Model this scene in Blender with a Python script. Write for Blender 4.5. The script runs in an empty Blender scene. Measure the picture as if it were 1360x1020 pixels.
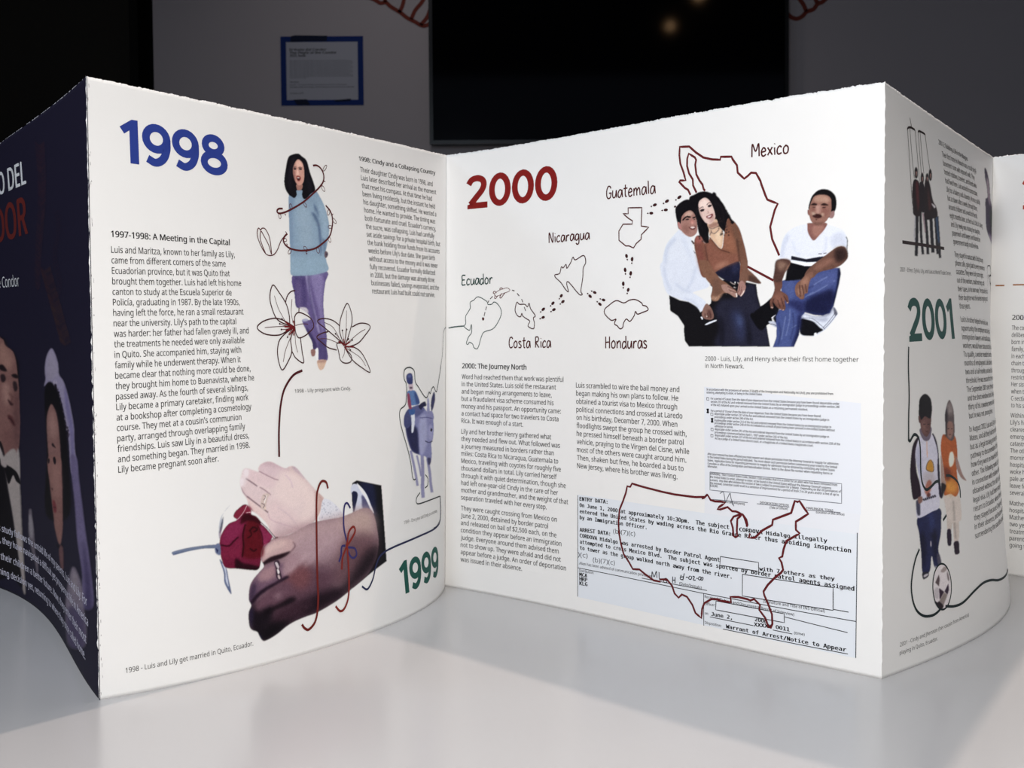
import bpy, bmesh, math, random, os
import numpy as np
random.seed(7); rng = np.random.default_rng(7)
SC = bpy.context.scene
COL = SC.collection
H = 0.25                       # height of the book's pages in metres; page geometry below is in units of H

# ---------------------------------------------------------------- camera, world, lights, exposure
PITCH, ROLL, EYE, FPX = 0.04114562545777612, 0.006983399845460972, 0.5865408318035298, 1600.0
from mathutils import Matrix, Vector
cam_data = bpy.data.cameras.new('camera'); cam = bpy.data.objects.new('camera', cam_data); COL.objects.link(cam)
cam_data.sensor_width = 36.0; cam_data.lens = FPX / 1360 * 36.0
cam_data.clip_start = 0.01; cam_data.clip_end = 50
cam.matrix_world = (Matrix.Translation((0, 0, EYE * H)) @ Matrix.Rotation(math.pi / 2 - PITCH, 4, 'X') @ Matrix.Rotation(-ROLL, 4, 'Z'))
cam_data.dof.use_dof = True; cam_data.dof.focus_distance = 0.56; cam_data.dof.aperture_fstop = 40
SC.camera = cam

world = bpy.data.worlds.new('world'); SC.world = world; world.use_nodes = True
world.node_tree.nodes['Background'].inputs[0].default_value = (0.62, 0.72, 1.0, 1)
world.node_tree.nodes['Background'].inputs[1].default_value = 0.06

def lamp(name, kind, loc, target, power, color, size=0.1, **kw):
    d = bpy.data.lights.new(name, kind); d.energy = power; d.color = color
    if kind == 'AREA': d.shape = 'DISK'; d.size = size
    else: d.shadow_soft_size = size
    for k, v in kw.items(): setattr(d, k, v)
    o = bpy.data.objects.new(name, d); COL.objects.link(o); o.location = loc
    v = Vector(target) - Vector(loc); o.rotation_euler = v.to_track_quat('-Z', 'Y').to_euler()
    return o
# flash close above the lens, added fills over the table, at the left and on the back wall, warm ceiling spot behind the book, two far ceiling spots
lamp('flash_light', 'AREA', (0.01, -0.05, 0.30), (0.02, 0.6, 0.10), 3.15, (1.0, 0.975, 0.94), 0.06)
lamp('overhead_fill', 'AREA', (-0.35, -0.10, 1.15), (0, 0.5, 0), 5.5, (0.76, 0.87, 1.0), 0.3)  # added cool fill for table and pages, not a fixture of the room
lamp('left_fill', 'AREA', (-1.3, 0.35, 0.95), (-0.2, 0.45, 0), 2.6, (0.70, 0.83, 1.0), 0.3)  # unseen fill added to lift the table left of the cover
lamp('ceiling_spot', 'SPOT', (0.257, 1.10, 1.44), (0.0, 0.5, 0), 36, (1.0, 0.82, 0.69), 0.016, spot_size=math.radians(80), spot_blend=0.6)
lamp('wall_wash_fill', 'SPOT', (-0.25, 2.9, 1.9), (-0.15, 4.0, 0.75), 4.5, (1.0, 0.94, 0.93), 0.1, spot_size=math.radians(100), spot_blend=1.0)  # added wash: brightens the wall left of centre, falling off to the right
lamp('far_spot', 'SPOT', (1.04, 1.2, 2.0), (0.8, 3.0, -0.5), 0.25, (1.0, 0.6, 0.3), 0.03, spot_size=math.radians(110), spot_blend=0.8)
lamp('far_spot', 'SPOT', (0.97, 0.54, 2.0), (0.8, 3.0, -0.5), 0.15, (1.0, 0.6, 0.3), 0.03, spot_size=math.radians(110), spot_blend=0.8)
SC.view_settings.view_transform = 'Standard'; SC.view_settings.look = 'None'
SC.view_settings.gamma = 1.0; SC.view_settings.use_curve_mapping = False
SC.view_settings.exposure = 0.0

# ---------------------------------------------------------------- helpers
def lin(c):
    c = np.asarray(c, float) / 255.0
    return np.where(c <= 0.04045, c / 12.92, ((c + 0.055) / 1.055) ** 2.4)
def mat(name, rgb=None, rough=0.6, spec=0.3, linear=None, attr=None, bump=None, coat=0.0, mottle=None):
    m = bpy.data.materials.new(name); m.use_nodes = True; nt = m.node_tree; b = nt.nodes['Principled BSDF']
    c = tuple(linear) if linear is not None else tuple(lin(rgb)) if rgb is not None else (0.8, 0.8, 0.8)
    b.inputs['Base Color'].default_value = (*c, 1); b.inputs['Roughness'].default_value = rough
    b.inputs['Specular IOR Level'].default_value = spec; b.inputs['Coat Weight'].default_value = coat
    if attr:
        a = nt.nodes.new('ShaderNodeVertexColor'); a.layer_name = attr; nt.links.new(a.outputs[0], b.inputs['Base Color'])
    if mottle:
        tc = nt.nodes.new('ShaderNodeTexCoord'); n = nt.nodes.new('ShaderNodeTexNoise'); n.inputs['Scale'].default_value = mottle[0]; n.inputs['Detail'].default_value = 5
        r = nt.nodes.new('ShaderNodeMapRange'); r.inputs['To Min'].default_value = 1 - mottle[1]; r.inputs['To Max'].default_value = 1 + mottle[1]
        mx = nt.nodes.new('ShaderNodeVectorMath'); mx.operation = 'SCALE'; mx.inputs[0].default_value = c
        nt.links.new(tc.outputs['Object'], n.inputs['Vector']); nt.links.new(n.outputs['Fac'], r.inputs['Value'])
        nt.links.new(r.outputs[0], mx.inputs['Scale']); nt.links.new(mx.outputs[0], b.inputs['Base Color'])
    if bump:
        tc = nt.nodes.new('ShaderNodeTexCoord'); n = nt.nodes.new('ShaderNodeTexNoise'); n.inputs['Scale'].default_value = bump[0]; n.inputs['Detail'].default_value = 6
        bp = nt.nodes.new('ShaderNodeBump'); bp.inputs['Strength'].default_value = bump[1]; bp.inputs['Distance'].default_value = bump[2]
        nt.links.new(tc.outputs['Object'], n.inputs['Vector']); nt.links.new(n.outputs['Fac'], bp.inputs['Height']); nt.links.new(bp.outputs[0], b.inputs['Normal'])
    return m
def tag(o, label=None, category=None, group=None, kind=None):
    if label: o['label'] = label
    if category: o['category'] = category
    if group: o['group'] = group
    if kind: o['kind'] = kind
    return o
def empty(name, loc, *a, **k):
    o = bpy.data.objects.new(name, None); o.location = loc; o.empty_display_size = 0.05; COL.objects.link(o); return tag(o, *a, **k)
def link(name, me, m, parent=None):
    o = bpy.data.objects.new(name, me); COL.objects.link(o)
    if m is not None and not me.materials: me.materials.append(m)
    if parent is not None:
        o.parent = parent; w = Matrix.Identity(4); p = parent
        while p is not None: w = Matrix.Translation(-p.location) @ w; p = p.parent
        o.matrix_parent_inverse = w if parent.location.length else Matrix.Identity(4)
        # every parent in this scene is unrotated, so its world offset is the sum of the locations above it
    return o
def mesh(name, V, F, m, parent=None, smooth=False):
    me = bpy.data.meshes.new(name); V = np.asarray(V, float)
    me.from_pydata(V.tolist(), [], [tuple(int(i) for i in f) for f in F]); me.update()
    if smooth: me.polygons.foreach_set('use_smooth', [True] * len(me.polygons))
    return link(name, me, m, parent)
def box_bm(bm, x0, x1, y0, y1, z0, z1, bev=0.0):
    r = bmesh.ops.create_cube(bm, size=1.0); vs = r['verts']
    for v in vs: v.co = Vector(((x0 + x1) / 2 + v.co.x * (x1 - x0), (y0 + y1) / 2 + v.co.y * (y1 - y0), (z0 + z1) / 2 + v.co.z * (z1 - z0)))
    if bev:
        es = list({e for v in vs for e in v.link_edges}); bmesh.ops.bevel(bm, geom=es, offset=bev, segments=3, affect='EDGES')
def boxes(name, bl, m, parent=None, bev=0.0):
    bm = bmesh.new()
    for b in bl: box_bm(bm, *b, bev)
    me = bpy.data.meshes.new(name); bm.to_mesh(me); bm.free(); return link(name, me, m, parent)

# photograph pixel -> direction and point (used to find where printed matter lies on the pages)
def project(P):
    x, y, z = P[..., 0], P[..., 1], P[..., 2] - EYE
    cp, sp = math.cos(PITCH), math.sin(PITCH)
    fw = y * cp - z * sp; v = (y * sp + z * cp) / fw; u = x / fw
    c, s = math.cos(-ROLL), math.sin(-ROLL)
    return np.stack([680 + FPX * (c * u - s * v), 510 - FPX * (s * u + c * v)], -1)
def at(px, py, Y):             # world point (metres) on the plane y = Y seen at a pixel
    u, v = (px - 680) / FPX, -(py - 510) / FPX
    c, s = math.cos(ROLL), math.sin(ROLL); u, v = c * u - s * v, s * u + c * v
    dx, dy, dz = u, math.cos(PITCH) + v * math.sin(PITCH), -math.sin(PITCH) + v * math.cos(PITCH)
    t = Y / dy; return Vector((dx * t, Y, EYE * H + dz * t))

# ---------------------------------------------------------------- the pages: ruled paper surfaces
class Page:
    W = 1.05
    def __init__(self, b0, b1, bco, t0, t1, tco, flip=False):
        self.bot = self.table(b0, b1, bco, flip); self.top = self.table(t0, t1, tco, flip)
        g = np.linspace(0, 1, 41); U, V = np.meshgrid(g, g); self.gu, self.gv = U.ravel(), V.ravel()
        e = 1e-3; P0 = project(self.pos(self.gu * self.W, self.gv)); Pu = project(self.pos((self.gu + e) * self.W, self.gv)); Pv = project(self.pos(self.gu * self.W, self.gv + e))
        a, b = Pu - P0, Pv - P0; ok = a[:, 0] * b[:, 1] - a[:, 1] * b[:, 0] < 0          # the side of the paper that faces the viewer
        self.gu, self.gv, self.gp = self.gu[ok], self.gv[ok], P0[ok]
    @staticmethod
    def table(a, b, co, flip):
        a, b = np.array(a), np.array(b); c = b - a; L = np.linalg.norm(c); c = c / L; n = np.array([-c[1], c[0]])
        t = np.linspace(0, 1, 600); d = sum(t * (1 - t) * k * t ** i for i, k in enumerate(co))
        P = a + np.outer(t * L, c) + np.outer(d, n)
        if flip: P = P[::-1]
        s = np.r_[0, np.cumsum(np.linalg.norm(np.diff(P, axis=0), axis=1))]; return s / s[-1], P
    def xy(self, tab, u):
        s, P = tab; uc = np.clip(u, 0, 1); x = np.interp(uc, s, P[:, 0]); y = np.interp(uc, s, P[:, 1])
        d0, d1 = P[1] - P[0], P[-1] - P[-2]; d0 = d0 / np.linalg.norm(d0) * self.W; d1 = d1 / np.linalg.norm(d1) * self.W
        lo, hi = np.minimum(u, 0), np.maximum(u - 1, 0)
        return x + lo * d0[0] + hi * d1[0], y + lo * d0[1] + hi * d1[1]
    def pos(self, s, z, off=0.0):       # page coordinates (across, up) in units of H -> point in units of H, lifted by off
        s, z = np.asarray(s, float), np.asarray(z, float); u = s / self.W
        bx, by = self.xy(self.bot, u); tx, ty = self.xy(self.top, u)
        x, y = bx + (tx - bx) * z, by + (ty - by) * z
        if np.any(off):
            e = 2e-3; b2 = self.xy(self.bot, u + e); t2 = self.xy(self.top, u + e); b1 = self.xy(self.bot, u - e); t1 = self.xy(self.top, u - e)
            dx = (b2[0] - b1[0]) * (1 - z) + (t2[0] - t1[0]) * z; dy = (b2[1] - b1[1]) * (1 - z) + (t2[1] - t1[1]) * z
            L = np.hypot(dx, dy); x = x + dy / L * off; y = y - dx / L * off
        return np.stack([x, y, z + 0 * x], -1)
    def inv(self, pts):                  # pixels -> page coordinates
        out = []
        for p in np.asarray(pts, float).reshape(-1, 2):
            d = ((self.gp - p) ** 2).sum(1); i = d.argmin(); u, v = self.gu[i], self.gv[i]
            for _ in range(12):
                f = project(self.pos(np.array([u, u + 1e-4, u]) * self.W, np.array([v, v, v + 1e-4])))
                J = np.stack([(f[1] - f[0]) / 1e-4, (f[2] - f[0]) / 1e-4], 1); r = p - f[0]
                if np.linalg.det(J) > -1e3: break
                try: st = np.linalg.solve(J, r)
                except Exception: break
                st = np.clip(st, -0.1, 0.1); u += st[0]; v += st[1]
                u = min(max(u, -0.6), 1.6)
                if abs(st).max() < 1e-7: break
            out.append((u * self.W, v))
        return np.array(out)
A_, Bb, Bt, C_, D_, D0, E_, F_ = (-.671, 1.927), (-.160, 2.795), (-.148, 2.795), (.621, 2.014), (1.15, 2.89), (1.155, 2.93), (1.83, 2.10), (-1.25, 2.85)
P98 = Page(A_, Bb, [-0.4937, 0.2643, -0.3964], A_, Bt, [-0.0442, 0.016])
P00 = Page(Bb, C_, [0.1135, -0.1476], Bt, C_, [0.1329, -0.2545])
P01 = Page(C_, D0, [-0.3425, -0.2071], C_, D_, [0.0082, -0.0069])
P02 = Page(D0, E_, [0.0, 0.0], D_, E_, [0.0, 0.0])
PCV = Page(A_, F_, [-0.0327, -0.2615], A_, F_, [-0.0464, 0.0849], flip=True)

PAPER = 0.84
M_PAPER = mat('matt_white_paper', linear=(PAPER, PAPER * 0.985, PAPER * 0.965), rough=0.55, spec=0.25, bump=(900, 0.12, 0.0002), mottle=(60, 0.012))
COVER_C = (0.013, 0.010, 0.028)
M_COVER = mat('dark_purple_paper', linear=COVER_C, rough=0.62, spec=0.12, bump=(900, 0.12, 0.0002))
M_PRINT_DARK = mat('printed_cover_picture', attr='ink', rough=0.62, spec=0.12)
M_PRINT = mat('printed_picture', attr='ink', rough=0.6, spec=0.1)
INKS = {}
def ink(rgb, gain=1.0):
    key = (tuple(rgb), gain)
    if key not in INKS:
        c = np.clip(lin(rgb) * gain, 0, 0.9); INKS[key] = mat('ink', linear=tuple(float(x) for x in c), rough=0.6, spec=0.1)
    return INKS[key]

def smooth_noise(n, step, amp):
    k = max(2, n // step); return np.interp(np.linspace(0, k - 1, n), np.arange(k), rng.normal(0, amp, k))
def build_page(name, pg, m, parent, label, deckle=True, left_ragged=0.0, right_ragged=0.0, back=0.0012):
    nu, nv = 700, 160
    U, V = np.meshgrid(np.linspace(0, 1, nu), np.linspace(0, 1, nv)); S = U * pg.W; Z = V.copy()
    if deckle:
        j = smooth_noise(nu, 1, 0.00035) + smooth_noise(nu, 3, 0.00045) + smooth_noise(nu, 12, 0.00035); j[rng.random(nu) < 0.04] -= 0.0009
        Z[-1] += j
    if left_ragged: S[:, 0] -= np.clip(smooth_noise(nv, 1, left_ragged) + left_ragged * 0.5, -0.0005, 0.004)
    if right_ragged: S[:, -1] += np.clip(smooth_noise(nv, 1, right_ragged) + right_ragged * 0.5, -0.0005, 0.004)
    f = pg.pos(S.ravel(), Z.ravel()) * H; b = pg.pos(S.ravel(), Z.ravel(), -back) * H
    idx = np.arange(nu * nv).reshape(nv, nu); q = np.stack([idx[:-1, :-1], idx[:-1, 1:], idx[1:, 1:], idx[1:, :-1]], -1).reshape(-1, 4)
    n = nu * nv; F = np.concatenate([q, q[:, ::-1] + n])
    rim = np.concatenate([idx[0, :], idx[1:, -1], idx[-1, -2::-1], idx[-2:0:-1, 0]]); r2 = np.roll(rim, -1)
    F = np.concatenate([F, np.stack([rim, rim + n, r2 + n, r2], -1)])
    o = mesh(name, np.concatenate([f, b]), F, m, parent, smooth=True); o['label'] = label
    for p in o.data.polygons[2 * len(q):]: p.use_smooth = False
    return o

# --- strokes: ribbons lying on a page
def catmull(P, closed=False, n=6):
    P = np.asarray(P, float)
    if len(P) < 3: return P
    if closed: Q = np.vstack([P[-1], P, P[0], P[1]])
    else: Q = np.vstack([2 * P[0] - P[1], P, 2 * P[-1] - P[-2]])
    t = np.linspace(0, 1, n, endpoint=False)[:, None]; out = []
    for i in range(1, len(Q) - 2):
        a, b, c, d = Q[i - 1], Q[i], Q[i + 1], Q[i + 2]
        out.append(0.5 * ((2 * b) + (c - a) * t + (2 * a - 5 * b + 4 * c - d) * t ** 2 + (3 * b - a - 3 * c + d) * t ** 3))
    out = np.vstack(out); return out if closed else np.vstack([out, P[-1]])
def ribbon(P, w, closed=False, taper=0.0):
    P = np.asarray(P, float); keep = np.r_[True, np.linalg.norm(np.diff(P, axis=0), axis=1) > 1e-6]; P = P[keep]
    if len(P) < 2: return np.zeros((0, 2)), []
    if closed: T = np.roll(P, -1, 0) - np.roll(P, 1, 0)
    else: T = np.gradient(P, axis=0)
    T /= np.maximum(np.linalg.norm(T, axis=1), 1e-9)[:, None]; N = np.stack([-T[:, 1], T[:, 0]], 1)
    ww = np.full(len(P), w / 2.0)
    if taper and not closed: e = np.linspace(0, 1, len(P)); ww *= 1 - taper * np.abs(2 * e - 1) ** 3
    V = np.vstack([P + N * ww[:, None], P - N * ww[:, None]]); n = len(P); F = [(i + n, i + 1 + n, i + 1, i) for i in range(n - 1)]
    if closed: F.append((2 * n - 1, n, 0, n - 1))
    return V, F
def refine(P, step=0.006):
    out = [P[0]]
    for a, b in zip(P[:-1], P[1:]):
        k = max(1, int(np.linalg.norm(b - a) / step)); out += [a + (b - a) * (j + 1) / k for j in range(k)]
    return np.array(out)
def Z(ox, oy, k):              # reader for a magnified look at the photograph: its coordinates -> pixels
    return lambda pts: [(ox + x / k, oy + y / k) for x, y in pts]
LINE = 1.45
def strokes(name, pg, lines, color, w, parent, off=0.0004, gain=1.0, label=None, closed=False, smooth=True, wpx=None):
    """lines: list of pixel polylines; an item may be (points, width) or (points, width, closed)"""
    VV, FF, n = [], [], 0
    for it in lines:
        ww, cl = w * (LINE if w < .004 else 1), closed
        if isinstance(it, tuple): ww = it[1] if it[1] else w; cl = it[2] if len(it) > 2 else closed; it = it[0]
        P = pg.inv(it)
        P = catmull(P, cl) if smooth and len(P) > 2 else refine(P) if not cl else refine(np.vstack([P, P[:1]]))[:-1]
        if not smooth or len(P) < 3: pass
        v, f = ribbon(P, ww, cl)
        if not len(v): continue
        VV.append(v); FF += [tuple(i + n for i in g) for g in f]; n += len(v)
    V = np.vstack(VV); o = mesh(name, pg.pos(V[:, 0], V[:, 1], off) * H, FF, ink(color, gain), parent)
    if label: o['label'] = label
    return o
def blobs(name, pg, polys, color, parent, off=0.0005, gain=1.0, label=None):
    VV, FF, n = [], [], 0
    for it in polys:
        P = catmull(pg.inv(it), True, 4) if len(it) > 4 else pg.inv(it); VV.append(P); FF.append(tuple(range(n, n + len(P)))); n += len(P)
    V = np.vstack(VV); o = mesh(name, pg.pos(V[:, 0], V[:, 1], off) * H, FF, ink(color, gain), parent)
    if label: o['label'] = label
    return o

# --- lettering
def load_font(fn):
    try:
        p = os.path.join(bpy.utils.resource_path('LOCAL'), 'datafiles', 'fonts', fn)
        return bpy.data.fonts.load(p) if os.path.exists(p) else None
    except Exception: return None
FONTS = {'sans': load_font('NotoSansHebrew-Regular.woff2'), 'mono': load_font('DejaVuSansMono.woff2')}
def glyphs(txt, font='sans', bold=0.0, spacing=1.0, res=2):
    cu = bpy.data.curves.new('lettering', 'FONT'); cu.body = txt; cu.fill_mode = 'FRONT'; cu.resolution_u = res; cu.space_character = spacing
    if FONTS.get(font): cu.font = FONTS[font]
    o = bpy.data.objects.new('lettering', cu); COL.objects.link(o)
    me = bpy.data.meshes.new_from_object(o.evaluated_get(bpy.context.evaluated_depsgraph_get()))
    V = np.zeros(len(me.vertices) * 3); me.vertices.foreach_get('co', V); V = V.reshape(-1, 3)[:, :2]
    F = [tuple(p.vertices) for p in me.polygons]
    if bold > 0 and len(V):      # a heavier weight: the same letters laid down again a hair to the side
        n = len(V); sh = [(-bold, 0), (bold, 0), (0, bold * .7)]
        F = [tuple(i + n * k for i in f) for k in range(3) for f in F]; V = np.vstack([V + np.array(d) for d in sh])
    bpy.data.objects.remove(o); bpy.data.curves.remove(cu); bpy.data.meshes.remove(me); return V, F
CAP = {k: float(glyphs('H', k)[0][:, 1].max()) for k in ('sans', 'mono', 'serif')}
def text_lines(name, pg, items, color, parent, font='sans', bold=0.0, off=0.0003, gain=1.0, label=None, cut=0.0, res=2, slant=0.0, spacing=1.0):
    """items: (string, left end, right end, cap height) with the ends given as page coordinates of the baseline"""
    cap = CAP[font]
    VV, FF, n = [], [], 0
    for txt, L, R, ch in items:
        if font == 'mono': txt = txt.replace('0', 'O')
        V, F = glyphs(txt, font, bold, spacing, res)
        if not len(V): continue
        x0, x1 = V[:, 0].min(), V[:, 0].max(); t = (V[:, 0] - x0) / max(x1 - x0, 1e-6)
        L, R = np.array(L, float), np.array(R, float)
        P = L + np.outer(t, R - L); P[:, 1] += V[:, 1] / cap * ch; P[:, 0] += V[:, 1] / cap * ch * slant
        VV.append(P); FF += [tuple(i + n for i in f) for f in F]; n += len(P)
    V = np.vstack(VV)
    if cut:                      # large letters are sliced so that they follow the curl of the paper
        bm = bmesh.new(); vs = [bm.verts.new((x, y, 0)) for x, y in V]
        for f in FF:
            try: bm.faces.new([vs[i] for i in f])
            except ValueError: pass
        for s in np.arange(V[:, 0].min(), V[:, 0].max(), cut):
            bmesh.ops.bisect_plane(bm, geom=bm.verts[:] + bm.edges[:] + bm.faces[:], plane_co=(s, 0, 0), plane_no=(1, 0, 0))
        bm.verts.index_update(); V = np.array([v.co[:2] for v in bm.verts]); FF = [tuple(v.index for v in f.verts) for f in bm.faces]; bm.free()
    o = mesh(name, pg.pos(V[:, 0], V[:, 1], off) * H, FF, ink(color, gain), parent)
    if label: o['label'] = label
    return o
def cap_of(pg, pL, cpx):         # cap height in page units from a height in pixels above a baseline pixel
    a = pg.inv([pL, (pL[0], pL[1] - cpx)]); return a[1, 1] - a[0, 1]
def line_px(pg, txt, pL, pR, cpx, txt_full=None):
    L, R = pg.inv([pL, pR]); return (txt, L, R, cap_of(pg, pL, cpx))
def paragraph(pg, lines, p_first, p_last, ref, capr=0.62, font='sans', bold=0.0):
    """lines of one block: left baseline pixels of the first and last line; ref = (index, right end pixel)"""
    a, b = pg.inv([p_first, p_last]); n = len(lines); lead = (a[1] - b[1]) / max(n - 1, 1)
    def width(t): V, _ = glyphs(t, font, bold); return V[:, 0].max() - V[:, 0].min()
    r = pg.inv([ref[1]])[0]; f = ref[0] / max(n - 1, 1); Lr = a + (b - a) * f; k = (r[0] - Lr[0]) / width(lines[ref[0]])
    tilt = (r[1] - Lr[1]) / (r[0] - Lr[0]); tilt = max(-0.02, min(0.02, tilt)); out = []
    for i, t in enumerate(lines):
        L = a + (b - a) * (i / max(n - 1, 1)); w = width(t) * k; out.append((t, L, L + np.array([w, w * tilt]), lead * capr))
    return out

DIGITS = {'0': (.74, [([(.36 + .26 * math.cos(a), .5 + .4 * math.sin(a)) for a in np.linspace(0, 2 * math.pi, 24, endpoint=False)], True)], []),
 '1': (.52, [], [[(.24, 0), (.44, 0), (.44, 1), (.30, 1), (.02, .80), (.12, .655), (.24, .745)]]),
 '2': (.72, [(catmull([(.07, .735), (.17, .865), (.35, .905), (.51, .84), (.56, .70), (.50, .54), (.34, .36), (.13, .13)]), False)], [[(.03, 0), (.68, 0), (.68, .18), (.20, .18), (.03, .12)]]),
 '8': (.74, [([(.36 + .215 * math.cos(a), .725 + .18 * math.sin(a)) for a in np.linspace(0, 2 * math.pi, 24, endpoint=False)], True), ([(.36 + .27 * math.cos(a), .30 + .21 * math.sin(a)) for a in np.linspace(0, 2 * math.pi, 24, endpoint=False)], True)], []),
 '9': (.72, [([(.35 + .25 * math.cos(a), .655 + .25 * math.sin(a)) for a in np.linspace(0, 2 * math.pi, 24, endpoint=False)], True), (catmull([(.60, .66), (.585, .42), (.49, .20), (.31, .095), (.12, .17)]), False)], [])}
def numerals(pg, txt, pL, pR, cpx, color, parent, label, off=0.0003, gain=1.0, w=0.185, name='year_heading'):
    """big round-cut year numerals between two baseline pixels"""
    L, R = pg.inv([pL, pR]); ch = cap_of(pg, pL, cpx); parts, x = [], 0.0
    for c in txt:
        adv, st, po = DIGITS[c]
        for P, cl in st: v, f = ribbon(refine(np.array(P) if not cl else np.vstack([P, P[:1]]), .05) if not cl else np.array(P), w, cl); parts.append((v + [x, 0], f))
        for P in po: parts.append((np.array(P) + [x, 0], [tuple(range(len(P)))]))
        x += adv
    V = np.vstack([p[0] for p in parts]); x0, x1 = V[:, 0].min(), V[:, 0].max(); bm = bmesh.new()
    for v, f in parts:
        t = (v[:, 0] - x0) / (x1 - x0); Q = L + np.outer(t, R - L); Q[:, 1] += v[:, 1] * ch; vs = [bm.verts.new((a, b, 0)) for a, b in Q]
        for g in f: bm.faces.new([vs[i] for i in g])
    xs = [v.co.x for v in bm.verts]
    for s in np.arange(min(xs), max(xs), 0.006): bmesh.ops.bisect_plane(bm, geom=bm.verts[:] + bm.edges[:] + bm.faces[:], plane_co=(s, 0, 0), plane_no=(1, 0, 0))
    bm.verts.index_update(); V = np.array([v.co[:2] for v in bm.verts]); F = [tuple(v.index for v in f.verts) for f in bm.faces]; bm.free()
    o = mesh(name, pg.pos(V[:, 0], V[:, 1], off) * H, F, ink(color, gain), parent); o['label'] = label; return o

# --- handwriting drawn as pen strokes
HAND = {
 'G': (.52, [[(.44,.82),(.34,1),(.16,.96),(.05,.6),(.08,.15),(.24,0),(.4,.12),(.45,.42)], [(.26,.44),(.5,.44)]]),
 'u': (.5, [[(.08,.62),(.07,.2),(.16,0),(.32,.12),(.4,.6)], [(.4,.62),(.44,0)]]),
 'a': (.5, [[(.38,.56),(.22,.62),(.08,.4),(.08,.1),(.2,0),(.34,.2),(.4,.56)], [(.41,.62),(.46,.0)]]),
 't': (.42, [[(.22,.98),(.2,.4),(.22,.04),(.34,.02)], [(.05,.66),(.4,.68)]]),
 'e': (.46, [[(.08,.3),(.36,.38),(.32,.58),(.2,.62),(.07,.36),(.12,.04),(.26,0),(.4,.12)]]),
 'm': (.72, [[(.08,.6),(.09,0)], [(.1,.36),(.22,.6),(.32,.5),(.34,0)], [(.35,.36),(.48,.6),(.58,.5),(.62,0)]]),
 'l': (.24, [[(.1,1.05),(.12,.5),(.14,0)]]),
 'M': (.72, [[(.08,0),(.12,1),(.36,.42),(.58,1),(.62,.02)]]),
 'x': (.46, [[(.06,.6),(.4,0)], [(.4,.6),(.06,0)]]),
 'i': (.22, [[(.1,.58),(.12,0)], [(.1,.82),(.12,.87)]]),
 'c': (.44, [[(.38,.5),(.26,.62),(.1,.46),(.07,.16),(.18,0),(.38,.1)]]),
 'o': (.5, [[(.24,.62),(.09,.44),(.09,.12),(.22,0),(.38,.12),(.4,.46),(.26,.62),(.2,.6)]]),
 'N': (.58, [[(.08,0),(.1,1),(.44,.02),(.48,1)]]),
 'r': (.42, [[(.1,.6),(.1,0)], [(.1,.34),(.22,.58),(.38,.56)]]),
 'g': (.5, [[(.38,.56),(.22,.62),(.08,.42),(.1,.1),(.22,.04),(.36,.24),(.4,.58)], [(.41,.6),(.42,-.2),(.26,-.36),(.12,-.24)]]),
 'E': (.52, [[(.44,1),(.1,.97),(.1,.5),(.1,.03),(.46,.05)], [(.1,.52),(.38,.54)]]),
 'd': (.5, [[(.38,.5),(.22,.58),(.08,.36),(.1,.06),(.24,0),(.38,.24)], [(.39,1.05),(.4,.5),(.43,0)]]),
 'C': (.5, [[(.44,.84),(.32,1),(.14,.9),(.06,.5),(.12,.1),(.28,0),(.44,.12)]]),
 's': (.42, [[(.34,.54),(.2,.62),(.08,.5),(.2,.34),(.34,.2),(.26,.02),(.06,.06)]]),
 'R': (.56, [[(.1,0),(.1,1)], [(.1,.98),(.34,.98),(.42,.76),(.3,.54),(.12,.5),(.46,0)]]),
 'H': (.58, [[(.1,0),(.1,1)], [(.46,0),(.46,1)], [(.1,.5),(.46,.54)]]),
 'n': (.5, [[(.08,.6),(.09,0)], [(.1,.36),(.26,.6),(.38,.48),(.42,0)]]),
 ' ': (.4, [])}
def handwriting(pg, word, pL, pR, cpx, color, parent, w=0.0028, label=None):
    tot = sum(HAND[c][0] for c in word); L, R = pg.inv([pL, pR]); ch = cap_of(pg, pL, cpx); VV, FF, n, x = [], [], 0, 0.0
    for c in word:
        wd, st = HAND[c]; jy = random.uniform(-.02, .02)
        for s in st:
            P = np.array(s, float); t = (x + P[:, 0]) / tot; Q = L + np.outer(t, R - L); Q[:, 1] += (P[:, 1] + jy) * ch
            v, f = ribbon(catmull(Q), w); VV.append(v); FF += [tuple(i + n for i in g) for g in f]; n += len(v)
        x += wd
    V = np.vstack(VV); o = mesh('handwritten_name', pg.pos(V[:, 0], V[:, 1], 0.0004) * H, FF, ink(color), parent)
    if label: o['label'] = label
    return o

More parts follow.
